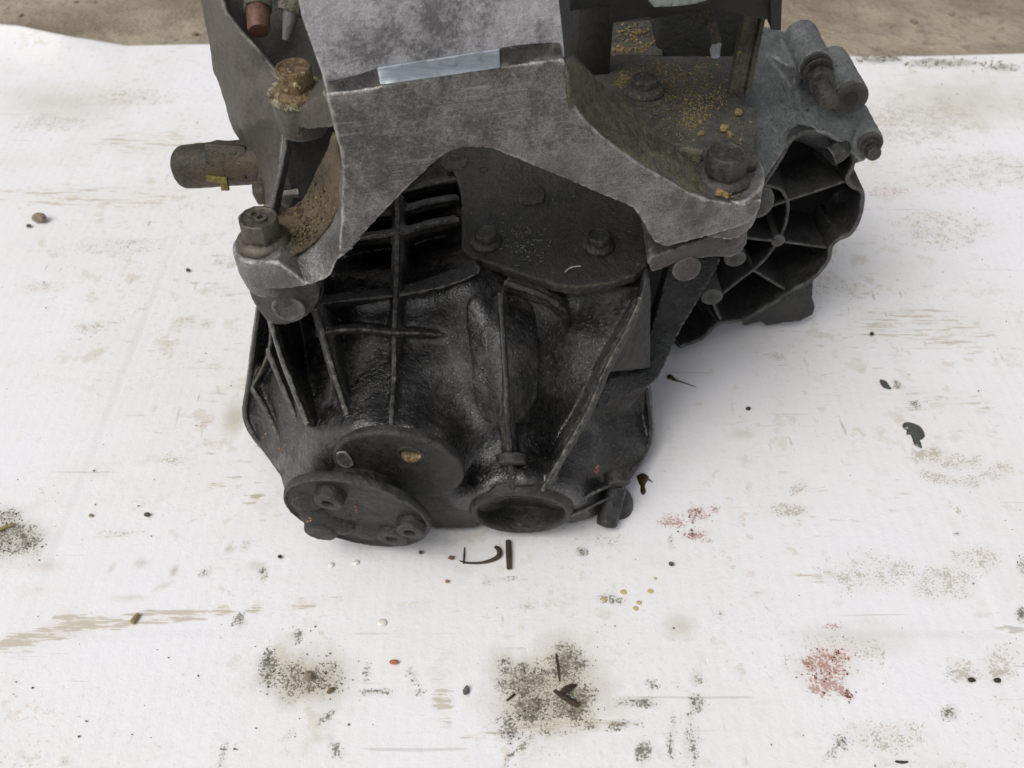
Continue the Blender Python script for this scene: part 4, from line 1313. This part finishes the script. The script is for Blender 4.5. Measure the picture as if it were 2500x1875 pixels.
o = b.build('dirt_crumbs', 'brown_alloy', bracket)
o['kind'] = 'stuff'

b = MB()
for _ in range(90):
    if random.random() < .75:
        u, v = random.gauss(1285, 32), random.gauss(592, 26)
    else:
        u, v = random.uniform(1150, 1560), random.uniform(470, 670)
    if not inside((u, v), inset(deck_out, .95)):
        continue
    th, l = random.uniform(0, 6.28), random.uniform(3, 9)
    pts = [(u + math.cos(th + k * .25) * l * k, v + math.sin(th + k * .25) * l * k * .7) for k in (-.5, 0, .5, 1)]
    b.tube([at_z(p, q, deck_z(p, q) + .0009) for p, q in pts], random.uniform(.00008, .00016), 4)
o = b.build('lint', 'grey_cap', sc_)
o['kind'] = 'stuff'
b = MB()
for (u, v, y, n_) in [(1458, 1147, .3755, 8), (752, 1272, .3295, 4), (683, 1098, .384, 5), (684, 1120, .383, 3), (866, 1248, .3275, 3), (640, 1062, .408, 2)]:
    grains(b, [at_y(u + random.gauss(0, 5), v + random.gauss(0, 6), y - .001) for _ in range(n_)], .0005, .0011)
o = b.build('rust_flakes', 'orange_chip', case)
o['kind'] = 'stuff'

# ================================================================== loose things on the sheet
def on_sheet(u, v, dz=0.0):
    p = at_z(u, v, 0.0)
    p.z = dz
    return p
def stone(name, u, v, a, b_, h, mat, label, cat, group=None, rz=0.0):
    k_ = .82 if a > .008 else .62
    a, b_, h = a * k_, b_ * k_, h * k_
    b = MB()
    c = on_sheet(u, v)
    rot = Matrix.Rotation(rz, 3, 'Z')
    b.ball(c + Vector((0, 0, h * .85)), a, b_, h, 12, .22, rot)
    o = b.build(name, mat, None, remesh=max(.0004, h / 6), smooth=2, disp=(h * .3, h * 1.2))
    o.location.z = max(.0002, 0) + .0003
    tag(o, label, cat, group)
    return o
stone('pebble', 101, 541, .0085, .0060, .0052, 'tan_stone', 'tan pebble, largest of the stones on the white sheet', 'pebble')
stone('pebble', 72, 555, .0038, .0028, .0024, 'soil', 'small dark pebble touching the largest tan pebble', 'pebble')
stone('pebble', 755, 1655, .0052, .0050, .0036, 'tan_stone', 'cream pebble in the middle of a speckled soil patch', 'pebble')
stone('pebble', 1638, 1380, .0030, .0026, .0022, 'soil', 'grey green pebble on clean sheet near yellow drops', 'pebble')
stone('pebble', 1102, 1365, .0033, .0026, .0024, 'red_soil', 'brick red pebble beside the hooked twig', 'pebble')
stone('pebble', 1027, 1352, .0024, .0022, .0022, 'soil', 'dark brown pebble in front of the end cover', 'pebble')
stone('pebble', 1092, 1422, .0025, .0020, .0018, 'orange_chip', 'small orange pebble in front of the brick red pebble', 'pebble')
stone('pebble', 361, 1260, .0036, .0026, .0024, 'soil', 'dark angular pebble alone on the clean sheet left of gearbox', 'pebble')
stone('pebble', 223, 1261, .0026, .0022, .0016, 'dry_straw', 'small amber grain near the dark angular pebble', 'pebble')
stone('pebble', 684, 1362, .0024, .0022, .0022, 'dark_twig', 'round black grit ball below the end cover', 'pebble')
stone('pebble', 1826, 1001, .0032, .0024, .0022, 'dark_twig', 'black grit lump right of the oil drops', 'pebble')
stone('pebble', 2127, 819, .0030, .0026, .0024, 'dark_twig', 'round black pebble beyond the dark fluid drop', 'pebble')
stone('pebble', 962, 1619, .0048, .0026, .0018, 'orange_chip', 'orange plastic chip on clean sheet between two soil patches', 'chip')
stone('pebble', 460, 663, .0032, .0026, .0024, 'soil', 'olive pebble on the sheet left of the bracket foot', 'pebble')
stone('pebble', 2370, 1663, .0038, .0026, .0022, 'dark_twig', 'black lump of a pair, the one closer to the red soil patch', 'pebble', 'black lumps beside the red soil')
stone('pebble', 2433, 1664, .0038, .0026, .0022, 'dark_twig', 'black lump of a pair, the one farther from the red soil patch', 'pebble', 'black lumps beside the red soil')

def stick(name, pts, rs, mat, label, cat, jit=.0):
    b = MB()
    q = catmull(pts, 4, False)
    rr = np.interp(np.linspace(0, 1, len(q)), np.linspace(0, 1, len(rs)), rs)
    pp = []
    for (p, r_) in zip(q, rr):
        c = on_sheet(p[0], p[1])
        r_ *= .6
        c.z = r_ + .0003
        pp.append(c)
    b.tube(pp, [float(x) * .6 for x in rr], 8)
    o = b.build(name, mat)
    o.location.z = .0003
    tag(o, label, cat)
    return o
stick('straw', [(-20, 1306), (10, 1292), (38, 1283)], [.0020, .0022, .0018], 'dry_straw', 'pale straw stalk lying on the grey soil patch', 'straw')
stick('twig', [(324, 1524), (332, 1512), (340, 1502)], [.0026, .0026, .0022], 'dry_straw', 'short tan twig lying across the long brown smear', 'twig')
stick('twig', [(1122, 1370), (1140, 1376), (1175, 1376), (1205, 1369), (1219, 1358), (1217, 1344), (1209, 1338)], [.0006, .0011, .0014, .0022, .0028, .0026, .0018], 'dark_twig', 'dark hooked twig in front of the bearing recess', 'twig')
stick('twig', [(1134, 1338), (1133, 1360), (1132, 1378)], [.0006, .0011, .0008], 'dark_twig', 'thin upright black sliver crossing the hooked twig', 'twig')
stick('grass_blade', [(1241, 1325), (1242, 1355), (1243, 1392)], [.0030, .0032, .0026], 'dark_twig', 'flat brown grass blade poking out from under the gearbox', 'grass blade')
stick('twig', [(1352, 1688), (1376, 1705), (1400, 1720), (1412, 1726)], [.0012, .0028, .0034, .0020], 'dark_twig', 'black leaf stalk in the darkest soil patch', 'twig')
stick('twig', [(1357, 1598), (1362, 1630), (1366, 1665)], [.0008, .0012, .0008], 'dark_twig', 'thin straight dark stem in the darkest soil patch', 'twig')
stick('twig', [(1237, 1712), (1250, 1702), (1258, 1696)], [.0009, .0014, .0008], 'dark_twig', 'short black splinter at the edge of the darkest soil patch', 'twig')
stick('twig', [(2185, 1860), (2200, 1863), (2216, 1861)], [.0009, .0014, .0007], 'dark_twig', 'short dark splinter on clean sheet in front of the red soil', 'twig')
stick('seed', [(800, 1694), (808, 1688), (816, 1683)], [.0014, .0024, .0016], 'amber_crumb', 'yellow seed husk beside the cream pebble', 'seed')
def leaf(u0, v0, u1, v1, wid, mat, label):
    a, c = on_sheet(u0, v0), on_sheet(u1, v1)
    d = c - a
    s_ = Vector((-d.y, d.x, 0)).normalized()
    b = MB()
    top, bot = [], []
    n = 9
    vs, fs = [], []
    for i in range(n):
        t = i / (n - 1)
        k = wid * math.sin(math.pi * min(1, max(.02, t))) ** .8
        mid = a + d * t + Vector((0, 0, .0010 + .002 * math.sin(math.pi * t)))
        vs += [mid - s_ * k + Vector((0, 0, .0004)), mid, mid + s_ * k + Vector((0, 0, .0004))]
    for i in range(n - 1):
        for k in (0, 1):
            fs.append((i * 3 + k, i * 3 + k + 1, i * 3 + k + 4, i * 3 + k + 3))
    m_ = len(vs)
    vs2 = [p - Vector((0, 0, .0006)) for p in vs]
    fs2 = [tuple(i + m_ for i in reversed(f)) for f in fs]
    side = []
    for i in range(n - 1):
        side.append((i * 3, i * 3 + 3, i * 3 + 3 + m_, i * 3 + m_))
        side.append((i * 3 + 5, i * 3 + 2, i * 3 + 2 + m_, i * 3 + 5 + m_))
    side += [(0, m_, m_ + 1, 1), (1, m_ + 1, m_ + 2, 2)]
    e = (n - 1) * 3
    side += [(e, e + 1, e + 1 + m_, e + m_), (e + 1, e + 2, e + 2 + m_, e + 1 + m_)]
    b.add(vs + vs2, fs + fs2 + side)
    o = b.build('leaf', mat)
    o.location.z = .0003
    tag(o, label, 'leaf')
leaf(1360, 1699, 1410, 1673, .0019, 'dark_twig', 'dark curled leaf lying on the darkest soil patch')
leaf(1130, 1688, 1146, 1692, .0030, 'grey_fibre', 'tiny pale green grey leaf scrap left of the darkest soil patch')

def drop(name, pts, rs, mat, label, cat='oil drop', h=.0012, group=None):
    """flat drop of liquid with a tail"""
    q = catmull(pts, 5, False)
    rr = np.interp(np.linspace(0, 1, len(q)), np.linspace(0, 1, len(rs)), rs)
    P = [on_sheet(p[0], p[1]) for p in q]
    b = MB()
    rows = []
    k = 7
    vs, fs = [], []
    for i, (p, r_) in enumerate(zip(P, rr)):
        t = (P[min(i + 1, len(P) - 1)] - P[max(i - 1, 0)]).normalized()
        s_ = Vector((-t.y, t.x, 0))
        for j in range(k):
            a = math.pi * j / (k - 1)
            vs.append(p + s_ * (r_ * math.cos(a)) + Vector((0, 0, .0002 + min(h, r_ * .5) * math.sin(a))))
    for i in range(len(P) - 1):
        for j in range(k - 1):
            fs.append((i * k + j, i * k + j + 1, (i + 1) * k + j + 1, (i + 1) * k + j))
        fs.append((i * k + k - 1, i * k, (i + 1) * k, (i + 1) * k + k - 1))
    fs.append(tuple(range(k)))
    fs.append(tuple((len(P) - 1) * k + j for j in reversed(range(k))))
    b.add(vs, fs)
    o = b.build(name, mat, ang=60)
    o.location.z = .0003
    tag(o, label, cat, group)
drop('oil_drop', [(1568, 1156), (1569, 1166), (1568, 1180), (1570, 1198), (1570, 1209)], [.0006, .0044, .0034, .0016, .0020, .0004], 'engine_oil', 'shiny brown oil drop with a tail, next to the case corner')
drop('oil_drop', [(1575, 1168), (1584, 1172), (1594, 1179)], [.0014, .0009, .0002], 'engine_oil', 'thin oil streak leaving the shiny brown drop')
drop('oil_drop', [(1628, 920), (1636, 922), (1650, 929), (1675, 937), (1700, 946)], [.0008, .0034, .0018, .0008, .0005, .0002], 'engine_oil', 'slender olive oil drop with a long tail below the flange')
drop('oil_drop', [(2208, 1048), (2216, 1044), (2230, 1052), (2238, 1062), (2236, 1074), (2241, 1085), (2250, 1094)], [.0010, .0052, .0074, .0058, .0024, .0028, .0004], 'dark_fluid', 'dark grey fluid drop with a curled tail at the khaki dirt patch', h=.0022)
drop('oil_drop', [(2148, 928), (2156, 934), (2164, 944), (2176, 950)], [.0006, .0030, .0030, .0005], 'dark_fluid', 'slim black fluid smear beyond the curled dark drop', h=.0006)
def bead(name, u, v, r_, h, mat, label, cat, group):
    b = MB()
    r_ *= .78
    b.lathe(on_sheet(u, v, .0), (0, 0, 1), [(r_, 0), (r_ * .96, h * .35), (r_ * .8, h * .7), (r_ * .5, h * .93), (.0002, h)], 20, random.uniform(.85, 1))
    o = b.build(name, mat, ang=60)
    o.location.z = .0003
    tag(o, label, cat, group)
for (u, v, r_) in [(809, 1380, .0026), (870, 1374, .0028), (933, 1521, .0040)]:
    bead('water_drop', u, v, r_, .0012, 'water_drop', 'clear round water bead in front of the end cover', 'water drop', 'clear water beads')
for (u, v, r_) in [(1522, 1446, .0027), (1588, 1444, .0025), (1560, 1472, .0023), (1552, 1486, .0023), (1474, 1464, .0022), (1600, 1413, .0014)]:
    bead('yellow_drop', u, v, r_, .0003, 'yellow_drop', 'small yellow fluid spot beside the grey scuff mark', 'fluid spot', 'yellow fluid spots')

# loose grit on the sheet (stuff)
def grit(name, regs, n, smin, smax, mat, label):
    b = MB()
    pts = []
    for (u, v) in scatter_px(n, regs):
        if 0 < u < 2500 and 0 < v < 1900:
            p = on_sheet(u, v)
            pts.append(p)
    grains(b, pts, smin, smax, .6)
    o = b.build(name, mat)
    o.location.z = .0003
    tag(o, label, 'soil', None, 'stuff')
grit('soil_crumbs', [(1300, 1680, 45, 35), (1390, 1640, 26, 30), (1400, 1720, 36, 26), (1250, 1780, 16, 22), (1300, 1730, 40, 26)], 330, .00014, .0005, 'soil', 'dense dark soil crumbs around the black leaf stalk')
grit('soil_crumbs', [(740, 1650, 55, 26), (655, 1640, 14, 30), (800, 1660, 40, 26)], 160, .00014, .0006, 'soil', 'scattered soil crumbs around the cream pebble')
grit('soil_crumbs', [(40, 1320, 40, 26), (15, 1270, 30, 14)], 150, .00014, .0006, 'soil', 'grey soil crumbs under the pale straw stalk')
grit('red_crumbs', [(2010, 1630, 34, 28), (2050, 1605, 22, 20), (2075, 1700, 8, 5), (1990, 1650, 20, 16), (1700, 1255, 16, 12), (1700, 1305, 24, 9)], 120, .0002, .0008, 'red_soil', 'brick red soil crumbs in a patch by itself')
grit('soil_crumbs', [(2150, 143, 45, 6), (2280, 152, 70, 7), (2420, 160, 60, 8)], 160, .0004, .0012, 'tan_stone', 'coarse soil crumbs along the far edge of the sheet')
b = MB()
pts = []
for _ in range(300):
    pts.append(on_sheet(random.uniform(0, 2500), random.uniform(150, 1875)))
pts = [p for p in pts if not (-.19 < p.x < .28 and .29 < p.y < .75)]
grains(b, pts, .0002, .0007, .6)
o = b.build('loose_grit', 'soil')
o.location.z = .0003
tag(o, 'fine dark grit sprinkled all over the white sheet', 'grit', None, 'stuff')
b = MB()
pts = []
for _ in range(900):
    x, y = random.uniform(-1.3, 1.3), random.uniform(1.06, 2.3)
    pts.append(Vector((x, y, gz(x, y) - .001)))
grains(b, pts, .0015, .006, .6)
o = b.build('ground_gravel', 'tan_stone')
tag(o, 'small stones scattered on the bare ground behind the sheet', 'gravel', None, 'stuff')
